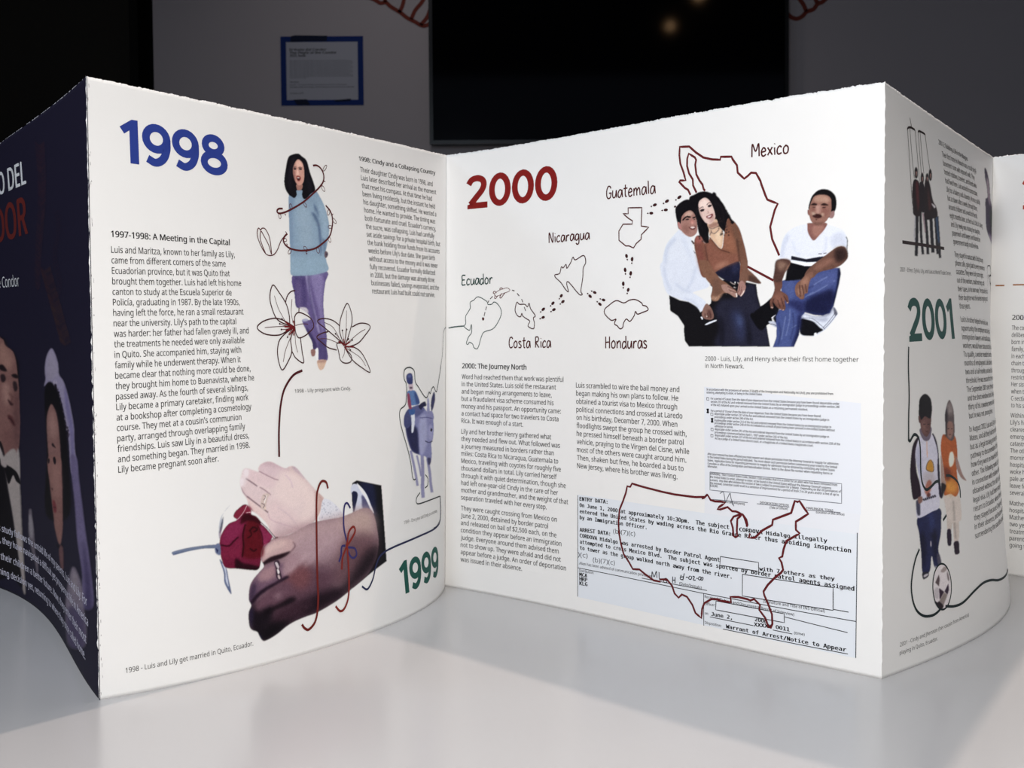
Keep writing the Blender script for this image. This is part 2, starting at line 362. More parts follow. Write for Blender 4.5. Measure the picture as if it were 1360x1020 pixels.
# --- printed pictures: painted in numpy, carried by a fine mesh on the page
def gauss(a, s):
    if s < 0.3: return a
    r = int(3 * s) + 1; k = np.exp(-0.5 * (np.arange(-r, r + 1) / s) ** 2); k /= k.sum()
    ap = np.pad(a, r, mode='edge'); h = sum(k[i] * ap[:, i:i + a.shape[1]] for i in range(2 * r + 1))
    return sum(k[i] * h[i:i + a.shape[0]] for i in range(2 * r + 1))
class Canvas:
    K = 2.5
    def __init__(self, x0, y0, x1, y1, bg=None):
        self.o = np.array([x0, y0], float); self.w, self.h = int((x1 - x0) * self.K), int((y1 - y0) * self.K)
        self.rgb = np.zeros((self.h, self.w, 3)); self.a = np.zeros((self.h, self.w)); self.box = (x0, y0, x1, y1)
        if bg is not None: self.rgb[:] = np.array(bg) / 255.0; self.a[:] = 1
    def mask(self, P, feather):
        P = (np.asarray(P, float) - self.o) * self.K; pad = int(3 * feather * self.K) + 3
        x0, y0 = np.maximum(np.floor(P.min(0)).astype(int) - pad, 0); x1, y1 = np.minimum(np.ceil(P.max(0)).astype(int) + pad, [self.w, self.h])
        if x1 <= x0 or y1 <= y0: return None
        ys = np.arange(y0, y1) + 0.5; xs = np.arange(x0, x1) + 0.5; m = np.zeros((len(ys), len(xs)), bool)
        Q = np.roll(P, -1, 0)
        for (ax, ay), (bx, by) in zip(P, Q):
            if ay == by: continue
            r = (ys >= min(ay, by)) & (ys < max(ay, by)); xi = ax + (ys[r] - ay) * (bx - ax) / (by - ay)
            m[r] ^= xs[None, :] > xi[:, None]
        return (slice(y0, y1), slice(x0, x1)), gauss(m.astype(float), feather * self.K)
    def put(self, P, col, f=0.35, sm=True, inside=False, op=1.0, noise=0.0, closed=True, w=None):
        """paint a shape (pixels); f = edge softness in px, inside = only over what is painted already, w = draw as a line"""
        P = np.asarray(P, float)
        if w is not None:
            Q = catmull(P, False) if len(P) > 2 and sm else P; V, _ = ribbon(Q, w); n = len(V) // 2; P = np.vstack([V[:n], V[n:][::-1]])
        elif sm and len(P) > 3: P = catmull(P, True, 5)
        r = self.mask(P, f)
        if r is None: return self
        sl, m = r; m = m * op
        if inside: m = m * (self.a[sl] > 0.3)
        c = np.array(col, float) / 255.0
        c = c + (rng.normal(0, noise, m.shape + (1,)) if noise else 0)
        if inside: self.rgb[sl] = self.rgb[sl] * (1 - m[..., None]) + c * m[..., None]
        else:
            a0 = self.a[sl] * (1 - m); a1 = a0 + m; w0 = np.divide(a0, a1, out=np.zeros_like(a0), where=a1 > 1e-4)[..., None]
            new = self.rgb[sl] * w0 + c * (1 - w0); self.rgb[sl] = np.where(a1[..., None] > 1e-4, new, self.rgb[sl]); self.a[sl] = a1
        return self
    def texture(self, amount=1.0, sat=0.78):
        # photographic unevenness: mottling at three sizes, slightly muted colours
        def nz(sc):
            k = max(1, int(sc * self.K)); g = rng.normal(0, 1, (self.h // k + 3, self.w // k + 3)); g = np.kron(g, np.ones((k, k)))[:self.h, :self.w]; return gauss(g, k * .5)
        n = 0.030 * nz(.8) + 0.022 * nz(2.0) + 0.014 * nz(5.0); L = self.rgb @ np.array([.3, .59, .11]); n = n * (1.05 - L)
        self.rgb = L[..., None] + (self.rgb - L[..., None]) * sat
        self.rgb *= (1 + amount * n * 1.6)[..., None]; self.rgb = np.clip(self.rgb, 0, 1)
    def sample(self, px):
        q = (px - self.o) * self.K - 0.5; x = np.clip(q[..., 0], 0, self.w - 1.001); y = np.clip(q[..., 1], 0, self.h - 1.001)
        i, j = x.astype(int), y.astype(int); fx, fy = (x - i)[..., None], (y - j)[..., None]
        full = np.concatenate([self.rgb, self.a[..., None]], -1)
        r = (full[j, i] * (1 - fx) + full[j, i + 1] * fx) * (1 - fy) + (full[j + 1, i] * (1 - fx) + full[j + 1, i + 1] * fx) * fy
        out = (px[..., 0] < self.box[0]) | (px[..., 0] > self.box[2]) | (px[..., 1] < self.box[1]) | (px[..., 1] > self.box[3])
        r[..., 3][out] = 0; return r
def picture(name, pg, cv, parent, label, gain=0.92, paper=None, step=0.0012, off=0.0002, step_s=None, srange=None, grain=0.012, m=None, sat=0.78):
    cv.texture(sat=sat); x0, y0, x1, y1 = cv.box; c = pg.inv([(x0, y0), (x1, y0), (x0, y1), (x1, y1), ((x0 + x1) / 2, y0), ((x0 + x1) / 2, y1)])
    s0, s1 = (c[:, 0].min(), c[:, 0].max()) if srange is None else srange; z0, z1 = max(c[:, 1].min(), 0.0005), min(c[:, 1].max(), 0.9995)
    S, ZZ = np.meshgrid(np.arange(s0, s1, step_s or step), np.arange(z0, z1, step)); pos = pg.pos(S, ZZ, off)
    v = cv.sample(project(pos)); a = v[..., 3:4]
    paper = np.array((PAPER, PAPER * .985, PAPER * .965)) if paper is None else np.array(paper)
    rgb = v[..., :3] + rng.normal(0, grain, v.shape[:2] + (1,)); rgb = np.clip((rgb - .5) * 1.10 + .49, 0, 1)
    colr = np.clip(lin(rgb * 255) * gain, 0, 0.9) * a + paper * (1 - a)
    keep = (a[:-1, :-1, 0] > .04) | (a[1:, :-1, 0] > .04) | (a[:-1, 1:, 0] > .04) | (a[1:, 1:, 0] > .04)
    idx = np.arange(S.size).reshape(S.shape); q = np.stack([idx[:-1, :-1], idx[:-1, 1:], idx[1:, 1:], idx[1:, :-1]], -1)[keep]
    used, invv = np.unique(q, return_inverse=True); q = invv.reshape(q.shape); V = pos.reshape(-1, 3)[used] * H; cc = colr.reshape(-1, 3)[used]
    me = bpy.data.meshes.new(name); me.vertices.add(len(V)); me.vertices.foreach_set('co', V.ravel())
    me.loops.add(q.size); me.loops.foreach_set('vertex_index', q.ravel().astype(np.int32))
    me.polygons.add(len(q)); me.polygons.foreach_set('loop_start', np.arange(0, q.size, 4, dtype=np.int32)); me.polygons.foreach_set('loop_total', np.full(len(q), 4, np.int32))
    me.update(calc_edges=True); me.validate()
    at_ = me.color_attributes.new('ink', 'FLOAT_COLOR', 'POINT'); at_.data.foreach_set('color', np.c_[cc, np.ones(len(cc))].ravel())
    me.polygons.foreach_set('use_smooth', [True] * len(me.polygons))
    return tag(link(name, me, m or M_PRINT, parent), label)

# ---------------------------------------------------------------- the room
WY = 4.0                                  # back wall
M_WALL = mat('painted_grey_wall', linear=(0.76, 0.69, 0.70), rough=0.8, mottle=(3, 0.03), bump=(120, 0.1, 0.002))
M_DARK = mat('dark_curtain', linear=(0.05, 0.045, 0.035), rough=0.9, bump=(40, 0.3, 0.01))
M_FLOOR = mat('dark_grey_floor', linear=(0.06, 0.06, 0.065), rough=0.5, mottle=(8, 0.1))
FZ, CZ = -0.75, 2.35
boxes('floor', [(-5, 5, -2.5, WY + 0.1, FZ - 0.05, FZ)], M_FLOOR)['kind'] = 'structure'
xl = at(210, 60, WY).x
boxes('wall_back', [(xl, 5, WY, WY + 0.1, FZ, CZ)], M_WALL)['kind'] = 'structure'
xb = at(178, 60, WY + 0.25).x
boxes('wall_left', [(-5, xb, WY + 0.25, WY + 0.35, FZ, CZ)], M_DARK)['kind'] = 'structure'
boxes('wall_recess', [(xb - 1.5, xl + 1.5, WY + 0.9, WY + 1.0, FZ, CZ)], mat('black_gap', linear=(0.01, 0.01, 0.01), rough=0.9))['kind'] = 'structure'
boxes('ceiling', [(-5, 5, -2.5, WY + 1.0, CZ, CZ + 0.05)], mat('dark_ceiling', linear=(0.03, 0.03, 0.03), rough=0.9))['kind'] = 'structure'

# television
M_BEZ = mat('black_plastic', linear=(0.006, 0.006, 0.007), rough=0.35, spec=0.4)
M_SCR = mat('dark_glass_screen', linear=(0.002, 0.002, 0.003), rough=0.06, spec=0.4)
M_GLOSS = mat('black_gloss_trim', linear=(0.02, 0.02, 0.022), rough=0.3, spec=0.5)
a, b = at(575, 190, WY - 0.06), at(1052, 190, WY - 0.06); TW = b.x - a.x; TH = TW * 9 / 16 + 0.02
tv = empty('television', ((a.x + b.x) / 2, WY - 0.06, a.z), 'large black flat television hanging on the grey back wall behind the book', 'television')
boxes('housing', [(a.x, b.x, WY - 0.045, WY - 0.012, a.z, a.z + TH)], M_BEZ, tv, 0.006)
bz = 0.012
boxes('bezel', [(a.x, b.x, WY - 0.06, WY - 0.045, a.z, a.z + bz), (a.x, b.x, WY - 0.06, WY - 0.045, a.z + TH - bz, a.z + TH),
      (a.x, a.x + bz, WY - 0.06, WY - 0.045, a.z + bz, a.z + TH - bz), (b.x - bz, b.x, WY - 0.06, WY - 0.045, a.z + bz, a.z + TH - bz)], M_GLOSS, tv)
boxes('screen', [(a.x + bz, b.x - bz, WY - 0.052, WY - 0.046, a.z + bz, a.z + TH - bz)], M_SCR, tv)
boxes('wall_bracket', [((a.x + b.x) / 2 - .2, (a.x + b.x) / 2 + .2, WY - 0.012, WY - 0.002, a.z + .2, a.z + .5)], M_BEZ, tv)

# paper notice taped to the wall with blue tape
M_TAPE = mat('blue_painters_tape', linear=(0.012, 0.045, 0.26), rough=0.7)
M_TAPED = mat('dark_tape_edge', linear=(0.012, 0.02, 0.06), rough=0.7)
M_SHEET = mat('white_notice_paper', linear=(0.72, 0.72, 0.80), rough=0.7)
p0, p1 = at(379, 44.5, WY), at(488.5, 137, WY); x0, x1, z1, z0 = p0.x, p1.x, p0.z, p1.z
no = empty('wall_notice', ((x0 + x1) / 2, WY, z0), 'white paper notice framed with blue tape on the grey wall left of the television', 'notice')
boxes('sheet', [(x0 + .004, x1 - .004, WY - .001, WY - .0002, z0 + .004, z1 - .004)], M_SHEET, no)
tw = 0.018
boxes('tape_strip', [(x0, x1, WY - .002, WY - .001, z1 - tw, z1)], M_TAPE, no); boxes('tape_strip', [(x0, x1, WY - .002, WY - .001, z0, z0 + tw)], M_TAPE, no)
boxes('tape_strip', [(x0, x0 + tw, WY - .0026, WY - .002, z0, z1)], M_TAPE, no); boxes('tape_strip', [(x1 - tw, x1, WY - .0026, WY - .002, z0, z1)], M_TAPE, no)
def ZP(pts): return [at(x, y, WY) for x, y in Z(360, 30, 8.5)(pts)]
for q in ([(280, 122), (330, 112), (690, 122), (685, 182), (500, 180), (270, 188)], [(300, 838), (450, 835), (490, 900), (340, 898)], [(750, 850), (950, 835), (940, 862), (780, 868)]):
    v = ZP(q); mesh('tape_patch', [(p.x, WY - .0032, p.z) for p in v], [tuple(range(len(v)))[::-1]], M_TAPED, no)['label'] = 'dark worn patch on the tape'
def flat_text(name, rows, m, parent, Y):
    VV, FF, n = [], [], 0
    for txt, pl, pr, cap, bold in rows:
        V, F = glyphs(txt, 'sans', bold, 1.0, 1); L, R = at(*pl, WY), at(*pr, WY); w = V[:, 0].max() - V[:, 0].min(); t = (V[:, 0] - V[:, 0].min()) / w
        ch = at(pl[0], pl[1] - cap, WY).z - L.z
        P = np.stack([L.x + t * (R.x - L.x), np.full(len(t), Y), L.z + V[:, 1] / CAP['sans'] * ch], 1); VV.append(P); FF += [tuple(i + n for i in f) for f in F]; n += len(P)
    return mesh(name, np.vstack(VV), FF, m, parent)
M_INKW = mat('notice_ink', linear=(0.03, 0.03, 0.035), rough=0.7)
zz = Z(360, 30, 8.5)
hd = [('El Vuelo del Condor', 262, 680, 285), ('The Flight of the Condor', 262, 795, 320), ('2025, book', 262, 445, 352)]
flat_text('notice_heading', [(t, zz([(l, y)])[0], zz([(r, y)])[0], 3.0, 0.03) for t, l, r, y in hd], M_INKW, no, WY - .0012)
body = 'A folding book that follows one family from their first meeting'.split()
rows = []
for i in range(13):
    rows.append(('the story of a family told in words, pictures and maps of the way' if i < 12 else 'north and home again', zz([(262, 402 + i * 16)])[0], zz([((975 if i % 3 else 940) if i < 12 else 450, 402 + i * 16)])[0], 1.15, 0.0))
rows += [('Artist', zz([(262, 645)])[0], zz([(360, 645)])[0], 1.8, 0.01), ('paper, ink and thread, printed and bound by hand', zz([(262, 675)])[0], zz([(900, 665)])[0], 1.6, 0.0),
         ('shown with the help of the family and of many friends', zz([(262, 702)])[0], zz([(985, 695)])[0], 1.6, 0.01), ('on loan, 2025', zz([(262, 772)])[0], zz([(415, 772)])[0], 1.9, 0.01)]
flat_text('notice_text', rows, M_INKW, no, WY - .0012)

# wing outlines drawn on the wall, mostly hidden behind the television
M_RUST = mat('rust_red_wall_paint', linear=(0.30, 0.055, 0.035), rough=0.7)
def wall_lines(name, lines, w, label, cat):
    VV, FF, n = [], [], 0
    for L in lines:
        P = catmull(np.array([(q.x, q.z) for q in (at(x, y, WY) for x, y in L)])); V, F = ribbon(P, w); VV.append(V); FF += [tuple(i + n for i in f) for f in F]; n += len(V)
    V = np.vstack(VV); m = len(V); P = np.vstack([np.c_[V[:, 0], np.full(m, WY - .002), V[:, 1]], np.c_[V[:, 0], np.full(m, WY - .0002), V[:, 1]]])
    F2 = [tuple(f) for f in FF] + [tuple(i + m for i in f[::-1]) for f in FF]
    return tag(mesh(name, P, F2, M_RUST), label, cat)
zr = Z(1020, 0, 11.333); zl = Z(200, 0, 2.8333)
wall_lines('wall_drawing', [zr([(250, 130), (340, 220), (400, 300), (500, 345), (590, 310), (660, 240), (760, 205), (820, 130), (900, 95), (980, 30), (1100, 5), (1200, -40), (1330, -60)]),
     zr([(655, 240), (610, 130), (540, 30), (480, -60), (380, -160)]), zr([(820, 110), (790, 40), (760, -60), (700, -150)]), zr([(985, 30), (980, -60), (930, -160)])], 0.0135,
     'dark red feather outline painted on the wall right of the television', 'drawing')
wall_lines('wall_drawing', [zl([(780, -40), (830, -20), (860, -10), (885, 5), (905, 3), (925, 20), (960, 42), (985, 62), (1015, 78), (1040, 92), (1060, 90), (1090, 70)]),
     zl([(955, 42), (968, 15), (975, -20), (970, -60)]), zl([(1000, 68), (1015, 35), (1040, 5), (1060, -30)]), zl([(905, 3), (900, -20), (890, -50)]), zl([(1035, 90), (1060, 60), (1075, 20)])], 0.0125,
     'dark red feather outline painted on the wall left of the television', 'drawing')

# table
M_TABLE = mat('glossy_white_table', linear=(0.50, 0.485, 0.485), rough=0.22, spec=0.45, mottle=(4, 0.01))
tb = empty('display_table', (0, 0.55, FZ), 'glossy white display table the folded book stands on', 'table')
boxes('tabletop', [(-0.9, 0.9, 0.12, 1.12, -0.035, 0.0)], M_TABLE, tb, 0.003)
for sx in (-0.84, 0.84):
    for sy in (0.18, 1.06): boxes('leg', [(sx - .03, sx + .03, sy - .03, sy + .03, FZ, -0.035)], M_TABLE, tb, 0.002)
for ya in (.17, 1.05): boxes('apron', [(-0.8, 0.8, ya, ya + .02, -0.11, -0.035)], M_TABLE, tb)

# ---------------------------------------------------------------- the book
BOOK = empty('accordion_book', (0, 0.6, 0), 'tall accordion-fold book with white printed pages, standing open on the white table', 'book')
cover = build_page('cover', PCV, M_COVER, BOOK, 'dark purple front cover, curving away at the left', deckle=True)
pg98 = build_page('page', P98, M_PAPER, BOOK, 'white page headed 1998', left_ragged=0.0008)
pg00 = build_page('page', P00, M_PAPER, BOOK, 'white page headed 2000', right_ragged=0.0009)
pg01 = build_page('page', P01, M_PAPER, BOOK, 'shaded white page headed 2001')
pg02 = build_page('page', P02, M_PAPER, BOOK, 'white page at the right end, headed 2002')
# ---------------------------------------------------------------- page 1998: lettering
NAVY, RED, GREEN, BLACK, GREY = (45, 62, 138), (128, 28, 26), (28, 84, 74), (38, 36, 38), (84, 80, 80)
def one(name, pg, txt, pL, pR, cpx, color, par, **k): return text_lines(name, pg, [line_px(pg, txt, pL, pR, cpx)], color, par, **k)
numerals(P98, '1998', (164.3, 208), (307.3, 230), 59, NAVY, pg98, 'large blue numerals 1998')
one('heading', P98, '1997-1998: A Meeting in the Capital', (150.1, 307.2), (308, 320.6), 8.3, BLACK, pg98, bold=0.022)
text_lines('paragraph', P98, paragraph(P98, ['Luis and Maritza, known to her family as Lily,', 'came from different corners of the same', 'Ecuadorian province, but it was Quito that', 'brought them together. Luis had left his home', 'canton to study at the Escuela Superior de', 'Policía, graduating in 1987. By the late 1990s,', 'having left the force, he ran a small restaurant', 'near the university. Lily’s path to the capital', 'was harder: her father had fallen gravely ill, and', 'the treatments he needed were only available', 'in Quito. She accompanied him, staying with', 'family while he underwent therapy. When it', 'became clear that nothing more could be done,', 'they brought him home to Buenavista, where he', 'passed away. As the fourth of several siblings,', 'Lily became a primary caretaker, finding work', 'at a bookshop after completing a cosmetology', 'course. They met at a cousin’s communion', 'party, arranged through overlapping family', 'friendships. Luis saw Lily in a beautiful dress,', 'and something began. They married in 1998.', 'Lily became pregnant soon after.'],
    (150.1, 328.3), (155.4, 620.7), (13, (337.6, 500.5))), BLACK, pg98, bold=.007)
one('heading', P98, '1998: Cindy and a Collapsing Country', (480.8, 210.5), (582, 231), 5.8, BLACK, pg98, bold=0.022)
text_lines('paragraph', P98, paragraph(P98, ['Their daughter Cindy was born in 1998, and', 'Luis later described her arrival as the moment', 'that reset his compass. At that time he had', 'been living recklessly, but the instant he held', 'his daughter, something shifted. He wanted a', 'home. He wanted to provide. The timing was', 'both fortunate and cruel. Ecuador’s currency,', 'the sucre, was collapsing. Luis had carefully', 'set aside savings for a private hospital birth, but', 'the bank holding those funds froze its accounts', 'weeks before Lily’s due date. She gave birth', 'without access to the money and it was never', 'fully recovered. Ecuador formally dollarized', 'in 2000, but the damage was already done:', 'businesses failed, savings evaporated, and the', 'restaurant Luis had built could not survive.'],
    (482.5, 225.4), (496.1, 387), (8, (587, 326))), BLACK, pg98, bold=.007)
one('caption', P98, '1998 - Lily pregnant with Cindy.', (391.4, 517.8), (466, 514.8), 4.8, GREY, pg98, bold=.004)
one('caption', P98, '1999 - One year old Cindy on a donkey.', (534, 694.3), (578.4, 678.6), 4.6, (110, 106, 104), pg98)
one('caption', P98, '1998 - Luis and Lily get married in Quito, Ecuador.', (161.5, 886.7), (331.4, 852.5), 6.8, GREY, pg98, bold=.004)
numerals(P98, '1999', (528.8, 789), (579.4, 762), 45, GREEN, pg98, 'large green numerals 1999')

# page 2000
numerals(P00, '2000', (622.6, 277.4), (743.8, 266.4), 44, RED, pg00, 'large dark red numerals 2000')
one('heading', P00, '2000: The Journey North', (614, 488.2), (699.6, 491.4), 6.6, BLACK, pg00, bold=0.022)
text_lines('paragraph', P00, paragraph(P00, ['Word had reached them that work was plentiful', 'in the United States. Luis sold the restaurant', 'and began making arrangements to leave,', 'but a fraudulent visa scheme consumed his', 'money and his passport. An opportunity came:', 'a contact had space for two travelers to Costa', 'Rica. It was enough of a start.'], (613.4, 502.2), (612.2, 560.6), (0, (748.4, 508.3))), BLACK, pg00, bold=.007)
text_lines('paragraph', P00, paragraph(P00, ['Lily and her brother Henry gathered what', 'they needed and flew out. What followed was', 'a journey measured in borders rather than', 'miles: Costa Rica to Nicaragua, Guatemala to', 'Mexico, traveling with coyotes for roughly five', 'thousand dollars in total. Lily carried herself', 'through it with quiet determination, though she', 'had left one-year-old Cindy in the care of her', 'mother and grandmother, and the weight of that', 'separation traveled with her every step.'], (611.9, 574.9), (610.4, 662.4), (6, (749.6, 649.3))), BLACK, pg00, bold=.007)
text_lines('paragraph', P00, paragraph(P00, ['They were caught crossing from Mexico on', 'June 2, 2000, detained by border patrol', 'and released on bail of $2,500 each, on the', 'condition they appear before an immigration', 'judge. Everyone around them advised them', 'not to show up. They were afraid and did not', 'appear before a judge. An order of deportation', 'was issued in their absence.'], (610, 676.7), (608.5, 744.5), (6, (748.4, 758.8))), BLACK, pg00, bold=.007)
text_lines('paragraph', P00, paragraph(P00, ['Luis scrambled to wire the bail money and', 'began making his own plans to follow. He', 'obtained a tourist visa to Mexico through', 'political connections and crossed at Laredo', 'on his birthday, December 7, 2000. When', 'floodlights swept the group he crossed with,', 'he pressed himself beneath a border patrol', 'vehicle, praying to the Virgen del Cisne, while', 'most of the others were caught around him.', 'Then, shaken but free, he boarded a bus to', 'New Jersey, where his brother was living.'], (765, 515.9), (765, 622.7), (7, (914.1, 606.5))), BLACK, pg00, bold=.007)
text_lines('caption', P00, [line_px(P00, '2000 - Luis, Lily, and Henry share their first home together', (937, 482.7), (1140.9, 487), 5.8), line_px(P00, 'in North Newark.', (937, 492.2), (988.5, 493.9), 5.8)], GREY, pg00, bold=.004)
DKRED = (72, 26, 26)
for wd, l, r, c, cl in (('Mexico', (1001.5, 213.3), (1053, 208.4), 17, DKRED), ('Guatemala', (808.6, 265.7), (874.6, 259.2), 16, DKRED), ('Nicaragua', (731, 323.4), (786.3, 319), 13.5, DKRED),
                        ('Ecuador', (614.6, 377.8), (656.6, 376.4), 13, (32, 62, 56)), ('Costa Rica', (676.2, 461.8), (732.8, 462.2), 14, DKRED), ('Honduras', (803.8, 464.2), (860.8, 465.2), 15.6, DKRED)):
    handwriting(P00, wd, l, r, c, cl, pg00, label='handwritten word ' + wd)

# maps, footprints
g = Z(890, 185, 6.182)
strokes('map_outline', P00, [g([(190, 478), (170, 435), (145, 420), (97, 368), (105, 358), (152, 358), (135, 290), (110, 220), (103, 150), (107, 82), (185, 80), (240, 130), (300, 172), (370, 188), (438, 192), (442, 168), (530, 168), (540, 190), (575, 240), (580, 300), (632, 350), (660, 330), (690, 302), (730, 305), (765, 370), (775, 405), (805, 490), (820, 525), (905, 560), (880, 610), (860, 680), (840, 750), (855, 850), (885, 920), (912, 985)]),
    g([(240, 460), (212, 400), (210, 350), (180, 300), (165, 240), (167, 180), (180, 138), (230, 170), (240, 190), (232, 230), (240, 310), (265, 360), (290, 395), (298, 430), (310, 445)]),
    Z(860, 170, 3)([(405, 565), (450, 590), (508, 622)])], (98, 34, 36), 0.0029, pg00, smooth=False, label='dark red outline map of Mexico')
g = Z(800, 230, 7.843)
strokes('map_outline', P00, [(g([(295, 378), (438, 378), (428, 570), (508, 582), (430, 660), (425, 708), (375, 750), (345, 797), (300, 775), (265, 775), (195, 715), (195, 620), (240, 548), (335, 548), (340, 515), (300, 490), (240, 438), (295, 440)]), None, True)], (82, 32, 32), 0.0025, pg00, smooth=False, label='outline map of Guatemala')
h = Z(700, 320, 6.378)
strokes('map_outline', P00, [(h([(668, 590), (700, 560), (765, 518), (830, 538), (880, 515), (930, 512), (980, 540), (990, 560), (1020, 570), (1035, 600), (990, 620), (945, 635), (928, 612), (915, 650), (880, 695), (850, 675), (825, 710), (818, 745), (795, 757), (770, 730), (752, 720), (750, 700), (762, 675), (720, 683), (668, 630)]), None, True)], (70, 28, 30), 0.0023, pg00, label='outline map of Honduras')
strokes('map_outline', P00, [(h([(250, 293), (290, 280), (305, 225), (320, 235), (345, 205), (352, 238), (385, 190), (405, 145), (425, 168), (495, 132), (512, 190), (490, 240), (485, 320), (468, 430), (480, 460), (460, 465), (430, 435), (395, 390), (360, 352), (348, 370), (362, 435), (340, 420), (300, 360), (255, 315)]), None, True)], (66, 28, 30), 0.0022, pg00, label='outline map of Nicaragua')
e = Z(605, 355, 8.5)
strokes('map_outline', P00, [(e([(710, 395), (735, 418), (795, 420), (825, 448), (845, 410), (860, 470), (912, 550), (890, 575), (902, 640), (888, 697), (835, 675), (832, 650), (848, 610), (800, 575), (770, 550), (760, 522), (745, 560), (710, 545), (685, 490), (695, 425)]), None, True)], (66, 30, 32), 0.0022, pg00, label='outline map of Costa Rica')
strokes('map_outline', P00, [(e([(105, 655), (125, 630), (125, 550), (160, 490), (180, 450), (180, 390), (220, 365), (272, 328), (365, 380), (380, 415), (425, 412), (445, 390), (475, 400), (515, 450), (530, 515), (500, 600), (435, 690), (335, 725), (300, 780), (270, 880), (248, 915), (215, 900), (200, 860), (165, 840), (150, 862), (130, 850), (155, 780), (190, 730), (190, 640), (175, 690), (165, 705), (130, 685)]), None, True),
    e([(105, 655), (60, 658), (0, 663), (-40, 668)])], (34, 62, 58), 0.0018, pg00, label='green outline map of Ecuador')
strokes('flight_path', P00, [e([(335, 545), (345, 500)]), e([(352, 480), (365, 440)]), e([(380, 395), (392, 372)]), e([(405, 355), (435, 325)]), e([(655, 258), (682, 268)]), e([(710, 295), (735, 325)]), e([(760, 360), (775, 398)]), e([(788, 450), (805, 495)])], (60, 40, 40), 0.0014, pg00, label='dashed flight line')
blobs('town_dot', P00, [e([(310, 575), (320, 558), (334, 570), (334, 588), (320, 597)])], (70, 24, 24), pg00)
strokes('airplane_drawing', P00, [(e([(630, 255), (600, 232), (560, 240), (500, 262), (455, 300), (480, 325), (560, 292), (610, 275)]), None, True), e([(455, 298), (440, 285), (455, 268), (478, 285)]), e([(465, 310), (455, 345), (470, 348), (490, 318)]),
    e([(515, 255), (520, 235), (540, 232), (548, 245)]), e([(535, 290), (515, 335), (530, 342), (575, 285)])], (100, 56, 54), 0.0013, pg00, label='small outline airplane')
fp = []
def foot(z, hx, hy, bx, by, w1=10, w2=7):    # a shoe print: ball and heel
    d = np.array([bx - hx, by - hy], float); L = np.linalg.norm(d); d /= L; n = np.array([-d[1], d[0]]); hp, b = np.array([hx, hy]), np.array([bx, by])
    ball = [b - d * L * .62, b - d * L * .35 + n * w1, b + d * L * .15 + n * w1, b + d * L * .42, b + d * L * .15 - n * w1, b - d * L * .35 - n * w1]
    heel = [hp + n * w2 * .8, hp + d * w2 + 0 * n, hp - n * w2 * .8, hp - d * w2]; heel.insert(0, hp + n * w2 * .4 - d * w2 * .6)
    return [z([tuple(p) for p in ball]), z([tuple(p) for p in heel])]
for a4 in ((125, 605, 150, 580), (120, 662, 148, 650), (210, 555, 232, 530), (213, 603, 240, 585), (285, 495, 303, 468), (292, 540, 317, 518),
           (525, 455, 548, 480), (560, 435, 588, 448), (605, 525, 630, 548), (632, 502, 662, 512),
           (865, 172, 858, 138), (902, 203, 906, 165), (848, 293, 845, 255), (887, 322, 893, 285), (828, 410, 828, 372), (860, 458, 870, 425)): fp += foot(h, *a4, w1=10, w2=8)
for a4 in ((538, 367, 578, 350), (500, 438, 540, 437), (665, 337, 705, 312), (650, 410, 692, 405), (795, 303, 835, 272), (780, 375, 790, 370)): fp += foot(g, *a4, w1=13, w2=10)
for i in range(0, len(fp), 2): blobs('footprint', P00, fp[i:i + 2], (58, 24, 26), pg00)
# ---------------------------------------------------------------- page 2000: copies of official papers
def sheet(name, pg, quad, rgb, parent, label, off=0.0001, gain=0.9):
    q = pg.inv(quad); n = 60; t = np.linspace(0, 1, n)[:, None]; lo = q[3] + (q[2] - q[3]) * t; hi = q[0] + (q[1] - q[0]) * t
    V = np.vstack([lo, hi]); F = [(i, i + 1, n + i + 1, n + i) for i in range(n - 1)]
    o = mesh(name, pg.pos(V[:, 0], V[:, 1], off) * H, F, ink(rgb, gain), parent, smooth=True); o['label'] = label; return o
doc1 = sheet('document', P00, [(765.2, 658), (1137, 716), (1131.8, 880.5), (763.5, 794)], (236, 240, 246), pg00, 'bluish copy of a typed arrest report')
doc2 = sheet('document', P00, [(935, 517), (1143, 542), (1141, 690), (934, 655)], (239, 241, 247), pg00, 'bluish copy of a warning form in small type')
sheet('document', P00, [(935, 645), (1141, 678), (1137, 722), (933, 686)], (240, 241, 246), pg00, 'lower strip of the warning form', off=0.00008)
def typed(pg, rows, z, par, cap, font='mono', bold=0.03, color=(22, 22, 26), name='typed_text', label=None, dz=0.0):
    it = [line_px(pg, t, l, r, cap) for t, l, r in rows]
    return text_lines(name, pg, it, color, par, font=font, bold=bold, off=0.0003, label=label, res=1)
d = Z(750, 640, 4.857); k = Z(930, 640, 4.08)
ident_z = lambda p: p
D1, K1 = (lambda x, y: d([(x, y)])[0]), (lambda x, y: k([(x, y)])[0])
